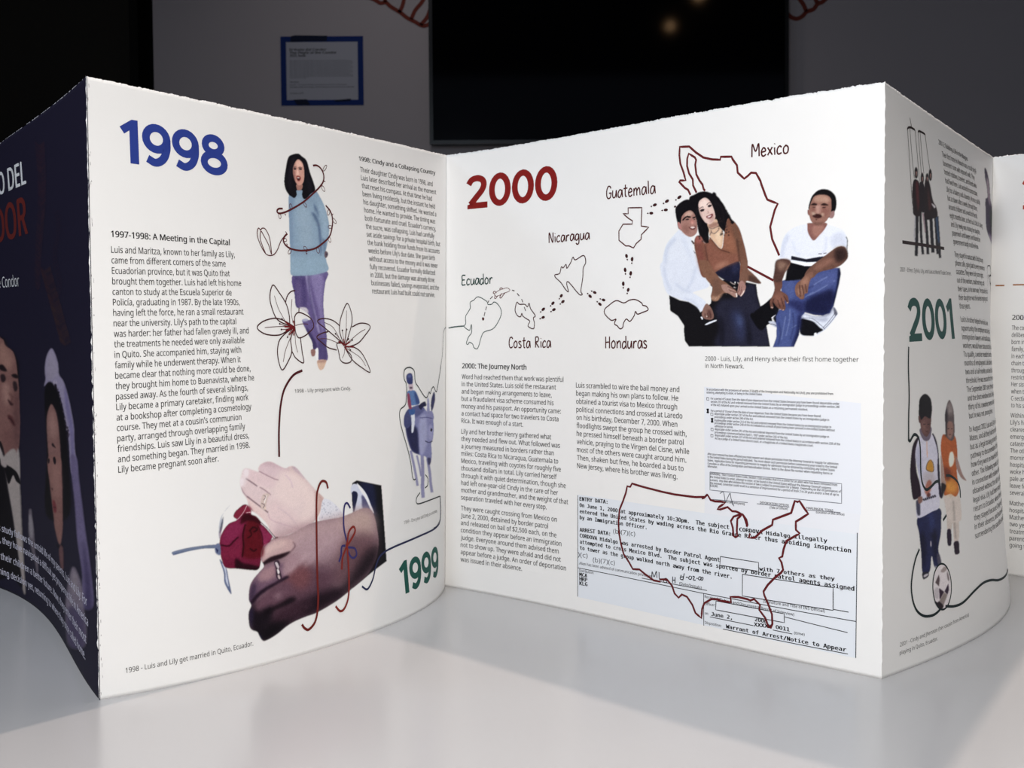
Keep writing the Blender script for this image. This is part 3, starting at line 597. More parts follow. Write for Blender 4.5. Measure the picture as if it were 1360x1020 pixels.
typed(P00, [('ENTRY DATA:', D1(85, 127), D1(266, 150)), ('On June 1, 2000 at approximately 10:30pm.  The subject', D1(85, 167), K1(146, 273)), ('CORDOVA Hidalgo illegally', K1(200, 284), K1(677, 353)),
    ('entered the United States by wading across the Rio Grande River thus avoiding inspection', D1(85, 207), K1(805, 410)), ('by an Immigration Officer.', D1(85, 246), D1(516, 318)),
    ('ARREST DATA:', D1(83, 326), D1(280, 355)), ('CORDOVA Hidalgo was arrested by Border Patrol Agent', D1(83, 363), D1(985, 535)), ('with 7 others as they', K1(305, 498), K1(714, 560)),
    ('attempted to cross Mexico Blvd.  The subject was spotted by border patrol agents assigned', D1(83, 403), K1(820, 617)), ('to tower as the group walked north away from the river.', D1(83, 442), K1(156, 541)),
    ('MCA', D1(77, 615), D1(129, 624)), ('HRP', D1(77, 643), D1(129, 652)), ('KLG', D1(77, 671), D1(129, 680)),
    ('June 2,', K1(42, 740), K1(155, 762)), ('2000', K1(278, 772), K1(345, 787)), ('XXXXX', K1(272, 800), K1(370, 814)), ('0011', K1(390, 815), K1(466, 832)),
    ('Warrant of Arrest/Notice to Appear', K1(120, 808), K1(772, 946))], ident_z, doc1, 5.0, bold=0.034, label='bold typewriter lines')
typed(P00, [('(b)(7)(c)', D1(300, 340), D1(441, 361)), (')(c)', D1(70, 487), D1(133, 498)), ('(b)(7)(c)', D1(166, 523), D1(308, 546))], ident_z, doc1, 6.0, font='sans', bold=0.0, color=(60, 62, 68), name='typed_text')
typed(P00, [('Alien has been advised of communication privileges', D1(78, 538), D1(546, 631)), ('Distribution:', D1(77, 585), D1(172, 602)), ('(Date/Initials)', D1(722, 677), D1(866, 709)),
    ('(Signature and Title of INS Official)', K1(325, 672), K1(658, 731)), ('Received: (Subject and Documents) (Report of Interview)', K1(8, 642), K1(492, 748)), ('Officer:', K1(8, 682), K1(66, 690)),
    ('on:', K1(8, 732), K1(28, 736)), ('(time)', K1(490, 846), K1(547, 856)), ('Disposition:', K1(8, 783), K1(97, 803))], ident_z, doc1, 3.6, font='sans', bold=0.012, color=(48, 48, 54), name='typed_text')
R_ = []
def seg(*p): R_.append(list(p))
seg(D1(75, 92), D1(66, 745)); seg(K1(840, 302), K1(822, 980)); seg(D1(70, 560), K1(0, 618), K1(825, 782)); seg(D1(878, 738), D1(876, 945)); seg(K1(440, 752), K1(780, 842)); seg(K1(35, 746), K1(270, 797)); seg(K1(375, 822), K1(480, 845)); seg(K1(105, 813), K1(780, 958)); seg(K1(705, 715), K1(787, 731)); seg(D1(480, 632), D1(900, 718))
strokes('ruled_line', P00, [(s, None) for s in R_], (30, 30, 36), 0.0014, doc1, off=0.00035, smooth=False)
for q in ([(97, 420), (303, 455), (303, 503), (93, 467)], [(215, 518), (705, 597), (703, 720), (213, 635)], [(70, 660), (438, 735), (438, 783), (67, 708)]):
    c4 = k(q); sheet('blanked_box', P00, c4, (237, 240, 246), doc1, 'empty box covering part of the typing', off=0.00042)
    strokes('box_outline', P00, [(c4 + c4[:1], None)], (28, 28, 34), 0.0015, doc1, off=0.0005, smooth=False)
strokes('pen_initials', P00, [d([(545, 630), (548, 592), (560, 625), (575, 590), (578, 632)]), d([(592, 595), (594, 640), (610, 645)]), d([(640, 635), (625, 640), (622, 660), (640, 662), (640, 650), (630, 650)]), d([(680, 625), (678, 665)]), d([(695, 628), (694, 668)]), d([(680, 648), (695, 648)]),
    d([(735, 615), (728, 640), (745, 645), (748, 628), (733, 630)]), d([(755, 605), (745, 650)]), d([(765, 630), (778, 632)]), d([(790, 622), (782, 638), (795, 645), (803, 632), (795, 622)]), d([(808, 625), (820, 628), (812, 648), (828, 650)]), d([(832, 638), (842, 640)]), d([(850, 628), (846, 645), (858, 648), (862, 632), (852, 628)]), d([(866, 632), (862, 648), (872, 650), (876, 635), (868, 632)])], (40, 40, 46), 0.0013, doc1, off=0.00035)
a, b = Z(930, 510, 6.8), Z(930, 600, 6.8); A1, B1 = (lambda x, y: a([(x, y)])[0]), (lambda x, y: b([(x, y)])[0])
typed(P00, [(t, A1(*l), A1(*r)) for t, l, r in [
 ('In accordance with the provisions of section 212(a)(9) of the Immigration and Nationality Act (Act), you are prohibited from', (57, 82), (1200, 140)),
 ('entering, attempting to enter, or being in the United States', (57, 110), (557, 135)),
 ('For a period of 5 years from the date of your departure from the United States because you have been found deportable under', (93, 165), (1255, 230)),
 ('section 237 of the Act and ordered removed from the United States by an immigration judge in proceedings under section 240', (93, 194), (1255, 259)),
 ('of the Act initiated upon your arrival to the United States as a returning permanent resident.', (93, 222), (970, 279)),
 ('For a period of 10 years from the date of your departure from the United States because you have been found:', (93, 275), (1087, 339)),
 ('deportable under section 237 of the Act and ordered removed from the United States by an immigration judge in', (125, 304), (1160, 375)),
 ('proceedings under section 240 of the Act.', (125, 332), (475, 357)),
 ('inadmissible under section 212 of the Act and ordered removed from the United States by an immigration judge in', (125, 362), (1178, 439)),
 ('proceedings under section 240 of the Act initiated as a result of your having been present in the United States without', (125, 387), (1210, 469)),
 ('admission or parole.', (125, 415), (292, 427)),
 ('deportable under section 241 of the Act and ordered deported from the United States by an immigration judge in', (125, 442), (1157, 527)),
 ('proceedings commenced before April 1, 1997 under section 242 of the Act.', (125, 470), (785, 530)),
 ('deportable under section 237 of the Act and ordered removed from the United States in accordance with section 238 of the', (125, 497), (1257, 595)),
 ('Act by a judge of a United States district court, or a magistrate of a United States magistrate court.', (125, 525), (1015, 605))]]
 + [(t, B1(*l), B1(*r)) for t, l, r in [
 ('After your removal has been effected you must request and obtain permission from the Attorney General to reapply for admission', (57, 53), (1238, 161)),
 ('to the United States during the period indicated.  You must obtain such permission before commencing your travel to the United', (57, 81), (1225, 191)),
 ('States.  Application forms for requesting permission to reapply for admission may be obtained by contacting any United States', (57, 110), (1205, 218)),
 ('Consulate or office of the Immigration and Naturalization Service.  Refer to the above file number when requesting forms or', (57, 139), (1185, 248)),
 ('information.', (57, 165), (145, 174)),
 ('WARNING:  Title 8 United States Code, Section 1326 provides that it is a crime for an alien who has been removed from', (78, 232), (1225, 352)),
 ('the United States to enter, attempt to enter, or be found in the United States without the Attorney General’s express', (78, 260), (1170, 378)),
 ('consent.  Any alien who violates this section of law is subject to prosecution for a felony.  Depending on the circumstances of', (78, 288), (1258, 412)),
 ('the removal, conviction could result in a sentence of imprisonment for a period of from 2 to 20 years and/or a fine of up to', (78, 316), (1238, 440)),
 ('$250,000.', (78, 340), (148, 348)), ('DEPORTATION OFFICER', (525, 499), (785, 529)), ('(Title of Officer)', (612, 545), (775, 560)), ('HARLINGEN, TEXAS', (945, 553), (1185, 581)),
 ('(Location of INS Office)', (1030, 592), (1285, 618)), ('(Signature of officer serving warning)', (165, 482), (388, 510))]], ident_z, doc2, 2.9, font='sans', bold=0.02, color=(34, 34, 40), label='small dense type')
strokes('ruled_line', P00, [b([(78, 208), (1265, 330), (1262, 508), (75, 370), (78, 208)]), b([(95, 455), (415, 488)]), b([(497, 500), (790, 535)]), b([(945, 562), (1250, 590)])], (120, 122, 130), 0.0009, doc2, off=0.00035, smooth=False)
for x, y in ((57, 147), (92, 287), (92, 424), (90, 480)): strokes('tick_box', P00, [a([(x, y), (x + 20, y + 2), (x + 20, y + 24), (x, y + 22), (x, y)])], (60, 60, 66), 0.0008, doc2, off=0.00035, smooth=False)
for x, y in ((56, 250), (94, 335)): strokes('tick_box', P00, [a([(x, y), (x + 18, y + 36)]), a([(x + 18, y), (x, y + 36)]), a([(x, y + 2), (x + 20, y + 2)]), a([(x + 2, y + 18), (x + 18, y + 18)]), a([(x, y + 34), (x + 20, y + 34)])], (24, 24, 28), 0.0015, doc2, off=0.00035, smooth=False)
strokes('signature', P00, [b([(165, 403), (195, 388), (205, 430), (215, 485), (235, 440), (257, 403), (265, 450), (290, 520)]), b([(262, 490), (275, 475), (278, 510)])], (90, 92, 100), 0.0010, doc2, off=0.0004)
us1, us2 = Z(800, 640, 5.1), Z(930, 650, 5.1)
strokes('map_outline', P00, [us1([(703, 103), (685, 120), (620, 120), (560, 112), (480, 100), (400, 82), (300, 55), (240, 38), (193, 22), (180, 45), (160, 40), (150, 85), (130, 140), (105, 200), (97, 280), (100, 360), (112, 430), (130, 500), (165, 555), (190, 602), (235, 605), (270, 635), (330, 680), (375, 690), (372, 674), (420, 675), (455, 720), (470, 770), (497, 800), (520, 778), (555, 795), (590, 850), (610, 905), (650, 940), (655, 880), (670, 840), (720, 812), (780, 815)])
    + us2([(100, 770), (190, 785), (185, 748), (240, 750), (300, 765), (320, 775), (345, 765), (385, 805), (380, 840), (420, 895), (440, 955), (455, 962), (467, 935), (465, 870), (440, 800), (415, 740), (410, 715), (440, 670), (490, 620), (530, 590), (545, 570), (535, 520), (518, 490), (540, 480), (550, 430), (570, 375), (660, 325), (635, 300), (635, 245), (670, 225), (720, 193), (690, 150), (662, 105), (650, 112), (630, 105), (605, 185), (480, 230), (475, 265), (410, 300), (355, 350), (315, 350), (325, 320)]),
    us2([(305, 270), (290, 220), (275, 190), (240, 220), (235, 300), (238, 340), (225, 345), (212, 335), (208, 280), (195, 235), (215, 205), (270, 187), (230, 170), (205, 168), (175, 140), (125, 155), (105, 155), (118, 138), (160, 110), (130, 102), (90, 100), (60, 90), (40, 55), (15, 75), (0, 78)]), us2([(275, 190), (300, 225), (308, 262), (300, 275)])], (96, 30, 34), 0.0029, pg00, off=0.0006, smooth=False, label='dark red outline map of the United States')

# ---------------------------------------------------------------- page 1998: flowers, vines, threads
f6 = Z(335, 330, 6)
DK = (66, 32, 34)
strokes('lily_drawing', P98, [f6(p) for p in (
 [(305, 585), (300, 500), (275, 410), (220, 320), (178, 265), (155, 310), (150, 380), (165, 450), (195, 525), (240, 565), (308, 590)],
 [(272, 405), (290, 350), (320, 318), (352, 312)], [(380, 450), (378, 485)], [(325, 590), (250, 545), (180, 530), (90, 555), (45, 605), (110, 655), (210, 665), (270, 640), (325, 600)],
 [(330, 610), (265, 655), (215, 720), (205, 830), (238, 942), (290, 870), (318, 795), (310, 700), (335, 620)], [(318, 795), (350, 850), (410, 888), (400, 800), (388, 690)],
 [(345, 590), (345, 520), (375, 487), (430, 505), (480, 545), (495, 600), (465, 640), (420, 675), (375, 688), (352, 650), (345, 600)])], DK, 0.0017, pg98, off=0.0005, label='outline lily flower left of the standing woman')
strokes('lily_drawing', P98, [f6(p) for p in ([(185, 350), (215, 450), (265, 548)], [(105, 603), (200, 597), (300, 595)], [(325, 380), (318, 480), (330, 570)], [(248, 880), (270, 780), (325, 650)], [(345, 650), (350, 740), (365, 805)], [(350, 590), (400, 578), (450, 580)],
 [(330, 590), (280, 570), (243, 535)], [(328, 595), (270, 590), (225, 575)], [(328, 600), (280, 618), (237, 620)], [(330, 610), (300, 650), (285, 680)])], (84, 44, 44), 0.0009, pg98, off=0.0005, label='fine veins of the left lily')
f8 = [f6([(738, 762), (705, 660), (702, 590), (720, 510), (763, 420), (793, 480), (802, 560), (780, 650), (742, 760)]), f6([(800, 608), (860, 580), (920, 585), (945, 615), (900, 680), (850, 735), (790, 760), (742, 765)]),
 f6([(745, 768), (800, 765), (860, 800), (905, 870), (940, 970), (870, 930), (800, 870), (745, 780)]), f6([(725, 735), (700, 735), (677, 742), (690, 800), (705, 870), (740, 895), (785, 885), (792, 840), (755, 790)]),
 f6([(675, 790), (610, 770), (560, 730), (518, 685), (560, 655), (612, 642)]), f6([(725, 738), (650, 670), (580, 610), (525, 560), (570, 537), (640, 550), (690, 585), (702, 605)])]
strokes('lily_drawing', P98, f8, DK, 0.0017, pg98, off=0.0005, label='outline lily flower right of the standing woman')
strokes('lily_drawing', P98, [f6(p) for p in ([(758, 475), (755, 600), (738, 740)], [(905, 628), (850, 660), (750, 745)], [(905, 920), (860, 850), (750, 775)], [(720, 855), (735, 820), (738, 780)], [(525, 700), (600, 700), (690, 735)], [(580, 568), (650, 610), (710, 720)],
 [(735, 745), (730, 690), (723, 640)], [(740, 745), (750, 690), (757, 632)], [(732, 748), (700, 700), (670, 662)], [(742, 748), (755, 725), (770, 705)], [(744, 752), (775, 735), (798, 712)], [(745, 762), (770, 770), (783, 790)])], (84, 44, 44), 0.0009, pg98, off=0.0005, label='fine veins of the right lily')
for x, y in ((243, 535), (225, 574), (237, 620), (285, 682), (723, 634), (757, 627), (668, 660), (770, 703), (801, 711), (784, 791)):
    blobs('stamen_tip', P98, [f6([(x - 6, y), (x, y - 8), (x + 6, y), (x + 3, y + 7), (x - 3, y + 7)])], (50, 24, 28), pg98, off=0.00055)
HH = [f6(p) for p in ([(340, 600), (300, 580), (270, 560)], [(342, 602), (300, 600), (262, 598)], [(342, 604), (305, 618), (270, 632)], [(344, 606), (320, 640), (300, 665)], [(346, 606), (338, 640), (335, 670)], [(345, 598), (338, 570), (334, 550)], [(735, 755), (715, 735), (690, 722)], [(738, 752), (735, 730), (732, 700)], [(742, 755), (760, 740), (780, 722)], [(745, 762), (780, 765), (815, 768)], [(738, 765), (745, 778), (760, 795)])]
strokes('lily_heart', P98, HH[:6], (110, 26, 30), 0.0021, pg98, off=0.00052, label='dark red heart of the left lily')
strokes('lily_heart', P98, HH[6:], (110, 26, 30), 0.0021, pg98, off=0.00052, label='dark red heart of the right lily')
v = Z(340, 190, 6.8); VN = (84, 30, 34)
strokes('vine_drawing', P98, [v([(540, 178), (575, 178), (610, 205), (635, 260), (632, 320), (600, 370), (550, 420), (450, 505), (340, 570), (270, 600), (225, 605), (210, 585), (225, 565), (262, 563)]),
 v([(650, 540), (690, 590), (710, 660), (705, 740), (680, 820), (620, 880), (540, 930), (430, 945), (340, 930), (290, 900), (265, 860), (272, 820), (300, 790)])], VN, 0.0025, pg98, off=0.0006, label='dark red vine winding round the standing woman')
def oval(z, x, y, a_, b_, ang):
    r = math.radians(ang); return z([(x + a_ * math.cos(t) * math.cos(r) - b_ * math.sin(t) * math.sin(r), y + a_ * math.cos(t) * math.sin(r) + b_ * math.sin(t) * math.cos(r)) for t in np.linspace(0, 2 * math.pi, 8, endpoint=False)])
strokes('vine_leaf', P98, [(oval(v, *q), None, True) for q in ((647, 203, 30, 11, -60), (630, 388, 28, 11, 65), (463, 530, 26, 10, 62), (335, 545, 24, 11, 80), (235, 632, 22, 10, 85), (674, 605, 24, 11, 100), (725, 680, 28, 12, 55), (686, 735, 16, 14, 0), (681, 850, 24, 11, 75), (575, 945, 26, 13, 80), (463, 930, 26, 13, 60), (320, 952, 24, 12, 120), (280, 848, 14, 14, 0))]
 + [v([(715, 615), (705, 635)]), v([(650, 325), (635, 322)]), v([(290, 625), (278, 610)]), v([(465, 945), (470, 975), (478, 970)]), v([(300, 895), (292, 880)]), v([(285, 770), (292, 785)])], VN, 0.0013, pg98, off=0.0006)
strokes('bud_drawing', P98, [v([(272, 815), (240, 860), (200, 950), (155, 985), (100, 965), (45, 860), (28, 780), (40, 737), (60, 755)]), v([(60, 755), (75, 738), (105, 750), (140, 830), (155, 975), (130, 890), (90, 810), (62, 765), (55, 830), (75, 900), (100, 962)])], VN, 0.0014, pg98, off=0.0006)
t4 = Z(320, 370, 3.923); h5 = Z(200, 590, 3.4)
strokes('thread_drawing', P98, [t4([(320, 463), (270, 490), (225, 560), (205, 640), (197, 720), (193, 800), (193, 912)])], (74, 22, 28), 0.0032, pg98, off=0.0006, label='dark red thread above the clasped hands')
strokes('thread_drawing', P98, [h5([(793, 188), (785, 160), (765, 156), (748, 190), (740, 260), (739, 560), (742, 690), (730, 780), (700, 822), (680, 818), (667, 800)])], (104, 34, 30), 0.0034, pg98, off=0.0009, label='dark red thread lying over both hands')
strokes('thread_drawing', P98, [h5([(893, 278), (878, 255), (865, 275), (862, 360), (875, 430)]), h5([(880, 455), (910, 460), (918, 488), (905, 503), (890, 495), (876, 465)]), h5([(868, 447), (852, 452), (848, 490), (838, 520)])], (52, 48, 100), 0.0030, pg98, off=0.0009, label='blue half of the knotted thread')
strokes('thread_drawing', P98, [h5([(875, 440), (885, 385), (905, 362), (913, 380), (900, 410), (876, 448)]), h5([(872, 455), (855, 500), (850, 555)]), h5([(877, 460), (882, 600), (878, 680), (860, 730), (840, 742), (820, 720)]), h5([(872, 440), (878, 465)])], (124, 40, 34), 0.0032, pg98, off=0.00095, label='red half of the knotted thread')
strokes('thread_drawing', P98, [h5([(1300, 235), (1299, 330), (1280, 370), (1200, 410), (1090, 455), (1030, 490), (1005, 540), (990, 600), (965, 645), (940, 632)])], (40, 44, 78), 0.0028, pg98, off=0.0009, label='navy thread running to the numerals 1999')
k5 = Z(520, 480, 4.637)
strokes('outline_drawing', P98, [k5([(140, 715), (130, 720), (120, 700), (110, 610), (90, 520), (65, 430), (48, 350), (50, 290), (85, 250), (92, 140), (78, 100), (80, 45), (110, 28), (140, 50), (145, 115), (165, 150), (195, 200), (215, 215), (230, 182), (236, 192), (247, 162), (258, 150), (275, 180), (290, 110), (305, 20)]),
  k5([(200, 690), (215, 715), (212, 755), (196, 772)]), k5([(165, 800), (145, 830), (142, 860), (160, 868), (230, 845), (285, 825), (291, 835)])], (44, 50, 48), 0.0019, pg98, off=0.0005, label='dark outline round the child on a donkey')
for q in ([(305, 20), (316, -60), (325, -190), (350, -222), (372, -226)], [(291, 835), (292, 940), (270, 1000), (245, 1020)]): strokes('outline_drawing', P98, [k5(q)], (78, 84, 82), 0.0012, pg98, off=0.0005)
strokes('outline_drawing', P00, [[(597, 434.5), (606, 433), (618, 432)]], (50, 74, 70), 0.0018, pg00, off=0.0005)

# ---------------------------------------------------------------- page 2001 (in shade): lettering and threads
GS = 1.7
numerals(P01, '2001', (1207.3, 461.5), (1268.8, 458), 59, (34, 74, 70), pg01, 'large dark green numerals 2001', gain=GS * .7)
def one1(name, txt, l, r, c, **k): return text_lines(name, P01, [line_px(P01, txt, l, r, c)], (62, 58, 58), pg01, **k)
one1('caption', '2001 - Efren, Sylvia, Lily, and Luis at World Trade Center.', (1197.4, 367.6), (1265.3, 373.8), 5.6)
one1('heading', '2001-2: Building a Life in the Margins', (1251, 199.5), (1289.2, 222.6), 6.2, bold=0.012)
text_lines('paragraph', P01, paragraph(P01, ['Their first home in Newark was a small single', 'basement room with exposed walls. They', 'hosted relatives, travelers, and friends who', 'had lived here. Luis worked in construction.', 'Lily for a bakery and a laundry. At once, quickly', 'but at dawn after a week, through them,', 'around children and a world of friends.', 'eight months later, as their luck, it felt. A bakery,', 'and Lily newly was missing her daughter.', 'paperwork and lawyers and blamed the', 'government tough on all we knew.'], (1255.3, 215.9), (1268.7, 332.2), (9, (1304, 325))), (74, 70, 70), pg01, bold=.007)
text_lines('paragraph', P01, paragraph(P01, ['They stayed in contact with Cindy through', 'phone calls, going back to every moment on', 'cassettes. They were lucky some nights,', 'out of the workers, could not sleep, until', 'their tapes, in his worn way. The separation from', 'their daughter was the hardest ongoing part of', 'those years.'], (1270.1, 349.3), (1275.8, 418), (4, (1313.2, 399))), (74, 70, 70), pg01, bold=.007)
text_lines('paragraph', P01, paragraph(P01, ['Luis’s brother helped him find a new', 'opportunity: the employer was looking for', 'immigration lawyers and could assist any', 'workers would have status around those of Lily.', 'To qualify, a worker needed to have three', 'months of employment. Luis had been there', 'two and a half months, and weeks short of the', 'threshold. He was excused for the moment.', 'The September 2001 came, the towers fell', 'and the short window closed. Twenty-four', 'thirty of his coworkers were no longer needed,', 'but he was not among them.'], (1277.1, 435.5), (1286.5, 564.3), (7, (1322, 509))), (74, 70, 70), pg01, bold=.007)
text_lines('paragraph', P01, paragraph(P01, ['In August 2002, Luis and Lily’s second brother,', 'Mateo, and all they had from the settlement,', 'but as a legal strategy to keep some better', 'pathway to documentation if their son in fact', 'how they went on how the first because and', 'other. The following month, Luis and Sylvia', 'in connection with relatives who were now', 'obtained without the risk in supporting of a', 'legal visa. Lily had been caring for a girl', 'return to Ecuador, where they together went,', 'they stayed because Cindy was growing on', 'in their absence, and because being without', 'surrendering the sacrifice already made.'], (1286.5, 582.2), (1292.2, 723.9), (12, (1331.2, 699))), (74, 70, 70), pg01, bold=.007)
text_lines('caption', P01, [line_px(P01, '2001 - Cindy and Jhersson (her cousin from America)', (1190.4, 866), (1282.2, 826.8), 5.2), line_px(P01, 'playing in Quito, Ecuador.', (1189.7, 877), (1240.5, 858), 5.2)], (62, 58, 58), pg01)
z1, z2, z3 = Z(1160, 380, 3.925), Z(1190, 540, 6.38), Z(1190, 680, 6.8)
DG = (26, 40, 42)
strokes('thread_drawing', P01, [z1([(185, 345), (182, 450), (184, 600), (180, 700), (178, 825)]) + z2([(98, 320), (110, 338), (145, 285), (180, 310), (195, 400), (197, 600), (210, 700), (240, 752), (280, 730), (320, 690), (350, 680)])], DG, 0.0038, pg01, off=0.0006, label='dark green thread down to the boy')
strokes('thread_drawing', P01, [z2([(410, 635), (450, 640), (500, 680), (525, 740), (530, 825)]), z2([(410, 970), (380, 1015)]), z3([(188, 385), (150, 480), (120, 620), (110, 740), (125, 860), (160, 945), (220, 990), (290, 988), (335, 965), (370, 930)]),
  z3([(415, 905), (500, 905), (580, 870), (680, 770), (760, 700), (830, 675), (900, 675), (960, 640), (985, 580), (996, 520)])], DG, 0.0034, pg01, off=0.0006, label='dark green thread round the ball')
q4 = Z(1185, 160, 4.744)
strokes('tower_drawing', P01, [q4([(115, 92), (122, 80), (140, 80), (163, 95)]), q4([(183, 112), (190, 103), (222, 120), (229, 132)])], (44, 32, 32), 0.004, pg01, off=0.0005, label='two outlined towers behind four people')
strokes('tower_drawing', P01, [q4(p) for p in ([(133, 18), (138, 50), (143, 78)], [(117, 90), (128, 300), (140, 560)], [(132, 88), (142, 250), (155, 400)], [(165, 95), (176, 250), (188, 420)], [(184, 110), (192, 250), (200, 370)], [(196, 112), (205, 250), (216, 370)], [(228, 130), (240, 240), (255, 350)])], (60, 46, 46), 0.0018, pg01, off=0.0005)
strokes('ground_line', P01, [q4([(75, 800), (200, 820), (338, 845)])], (44, 28, 30), 0.0060, pg01, off=0.0003)
m5 = Z(1260, 370, 5.37); m6 = Z(1245, 185, 4.857)
strokes('stalk_drawing', P01, [m6([(333, 1000), (330, 880), (340, 858), (352, 880), (352, 1010)]), m5([(290, 20), (305, 100), (320, 250), (338, 420), (348, 600), (362, 800)]), m5([(330, -10), (345, 200), (356, 420), (362, 600)])], (70, 66, 74), 0.0016, pg01, off=0.0005, label='thin outlined stalks near the far fold')
strokes('stalk_drawing', P01, [m5([(x, y), (x + 14, y - 8)]) for x, y in ((298, 30), (304, 85), (312, 170), (318, 262), (324, 330), (332, 428), (342, 495), (344, 578))], (40, 36, 44), 0.004, pg01, off=0.0005)

# ---------------------------------------------------------------- last page (2002): only its left margin shows
zz2, zz3 = Z(1260, 370, 5.37), Z(1270, 540, 4.857)
def col(lines, p0, p1, full, wpx, ind=0):
    """a column whose lines run on out of the picture; wpx = width in pixels of the stub `full` at the first line"""
    return paragraph(P02, lines, p0, p1, (0, (p0[0] + wpx, p0[1] + .4)))
one('heading', P02, '2002', (1345.3, 434), (1366, 434.6), 6.3, BLACK, pg02, bold=0.016)
text_lines('paragraph', P02, paragraph(P02, ['The couple', 'deliberated', 'born in a', 'family, but', 'in each of', 'chain that', 'through the', 'restricted', 'Her sister', 'when they', 'C-section', 'to his side'], (1344.7, 447.5), (1342.3, 550.2), (0, (1372, 448))), (66, 62, 62), pg02, bold=.007)
text_lines('paragraph', P02, paragraph(P02, ['Within the', 'Lily’s health', 'cleared. An', 'emergency', 'catastrophe', 'The other', 'morning the', 'hospital and', 'woke him', 'pale and', 'leave for', 'several'], (1341.4, 563.7), (1339.2, 666), (0, (1370, 564.5))), (66, 62, 62), pg02, bold=.007)
text_lines('paragraph', P02, paragraph(P02, ['Mathew at', 'hospital for', 'Mathew had', 'two years', 'treatment', 'parents in', 'going to'], (1338.6, 680), (1337.6, 735.6), (0, (1370, 681.4))), (66, 62, 62), pg02, bold=.007)
numerals(P02, '2002', (1360, 287.6), (1474, 287), 43, (176, 62, 44), pg02, 'large orange-red numerals running out of view', w=0.2)
strokes('dashed_line', P02, [[(1324, 388.3), (1335.8, 388.3)], [(1347, 387.6), (1366, 387.6)], [(1375, 387.4), (1395, 387)], [(1405, 386.8), (1425, 386.5)]], (160, 104, 66), 0.0022, pg02, smooth=False)

# ---------------------------------------------------------------- cover lettering
def cover_text(name, lead, tail, pL, pR, c, color, **k):
    L, R = PCV.inv([pL, pR]); fnt = k.get('font', 'sans'); bd = k.get('bold', 0)
    w_t = np.ptp(glyphs(tail, fnt, bd)[0][:, 0]); w_f = np.ptp(glyphs(lead + tail, fnt, bd)[0][:, 0]); L2 = R - (R - L) * w_f / w_t
    return text_lines(name, PCV, [(lead + tail, L2, R, cap_of(PCV, pL, c))], color, cover, off=0.0004, **k)
cover_text('title', 'EL VUELO ', 'DEL', (15.3, 244.5), (38.9, 234.7), 30, (206, 212, 226), bold=0.022, gain=1.6, label='white capitals of the title')
cover_text('title', 'CÓN', 'DOR', (-2, 314), (40.5, 301), 45, (96, 34, 30), bold=0.026, gain=1.3, label='dark rust red capitals of the title')
cover_text('title', 'The Flight of the ', 'Condor', (5.2, 372.5), (27.9, 370.8), 14, (206, 208, 220), bold=0.006, gain=1.5, label='thin white line of the title')
def cover_par(lead, tail, p, q, c): cover_text('blurb', lead, tail, p, q, c, (200, 196, 208), bold=0.016, gain=1.3)
cover_par('This ', 'study follows the untold life of my parents, Luis and Lily. For', (0, 696.5), (111.8, 797.5), 8.5)
cover_par('twenty years, ', 'they have navigated a difficult yet prosperous life in America', (0.5, 712), (113, 824.5), 8.5)
cover_par('giving ', 'their children a better future. Now, they enter their most', (-2, 733), (110.2, 847), 8.5)
cover_par('defin', 'ing decision yet, returning to where they once called home.', (0, 754), (108.5, 868.5), 8.5)

# ================================================================ printed pictures
def cz(z):                                   # painting helper in the coordinates of a magnified look
    def wrap(cv):
        def p(pts, col, f=0.35, **k):
            cv.put(z(pts), col, f, **k); return p
        return p
    return wrap

# --- standing woman in a blue sweater
cv = Canvas(375, 192, 445, 492); p = cz(v)(cv); q = cz(f6)(cv)
q([(342, 180), (348, 350), (358, 440), (400, 458), (450, 495), (470, 545), (405, 548), (440, 640), (480, 720), (492, 790), (528, 775), (532, 872), (585, 877), (607, 850), (597, 760), (600, 680), (584, 560), (577, 450), (580, 350), (594, 250), (602, 160)], (110, 94, 154))
q([(345, 180), (350, 440), (400, 455), (445, 480), (440, 300), (425, 185)], (88, 74, 132), 1.2, inside=True, noise=.03)
q([(360, 250), (365, 420), (400, 440), (395, 260)], (122, 104, 158), 1.5, inside=True, noise=.05, op=.6)
q([(438, 190), (452, 300), (478, 420), (510, 560), (530, 640), (545, 640), (500, 440), (475, 300), (468, 190)], (158, 148, 196), .8, inside=True)
q([(480, 190), (500, 320), (540, 480), (560, 640), (575, 640), (570, 400), (575, 200)], (142, 128, 184), 1.4, inside=True, noise=.03)
q([(470, 200), (476, 330), (520, 560), (505, 560), (468, 400), (450, 200)], (84, 72, 128), .8, inside=True, op=.6)
q([(540, 700), (530, 770), (545, 860), (600, 850), (585, 720)], (84, 74, 128), 1.0, inside=True, op=.8)
q([(440, 600), (500, 700), (520, 760), (490, 780), (450, 660)], (72, 60, 112), .8, inside=True)
q([(385, 445), (440, 450), (455, 490), (415, 470)], (205, 196, 208), .6, inside=True, noise=.06)
q([(405, 545), (440, 535), (452, 552), (418, 560)], (176, 180, 212), .6)
q([(527, 775), (508, 790), (515, 860), (528, 875)], (246, 246, 246), .5)
q([(522, 872), (590, 868), (586, 900), (570, 935), (548, 948), (530, 930)], (222, 184, 158))
q([(522, 872), (590, 868), (586, 885), (528, 888)], (176, 130, 118), .8, inside=True, op=.7)
q([(472, 786), (500, 782), (508, 805), (498, 836), (476, 832)], (158, 112, 104))
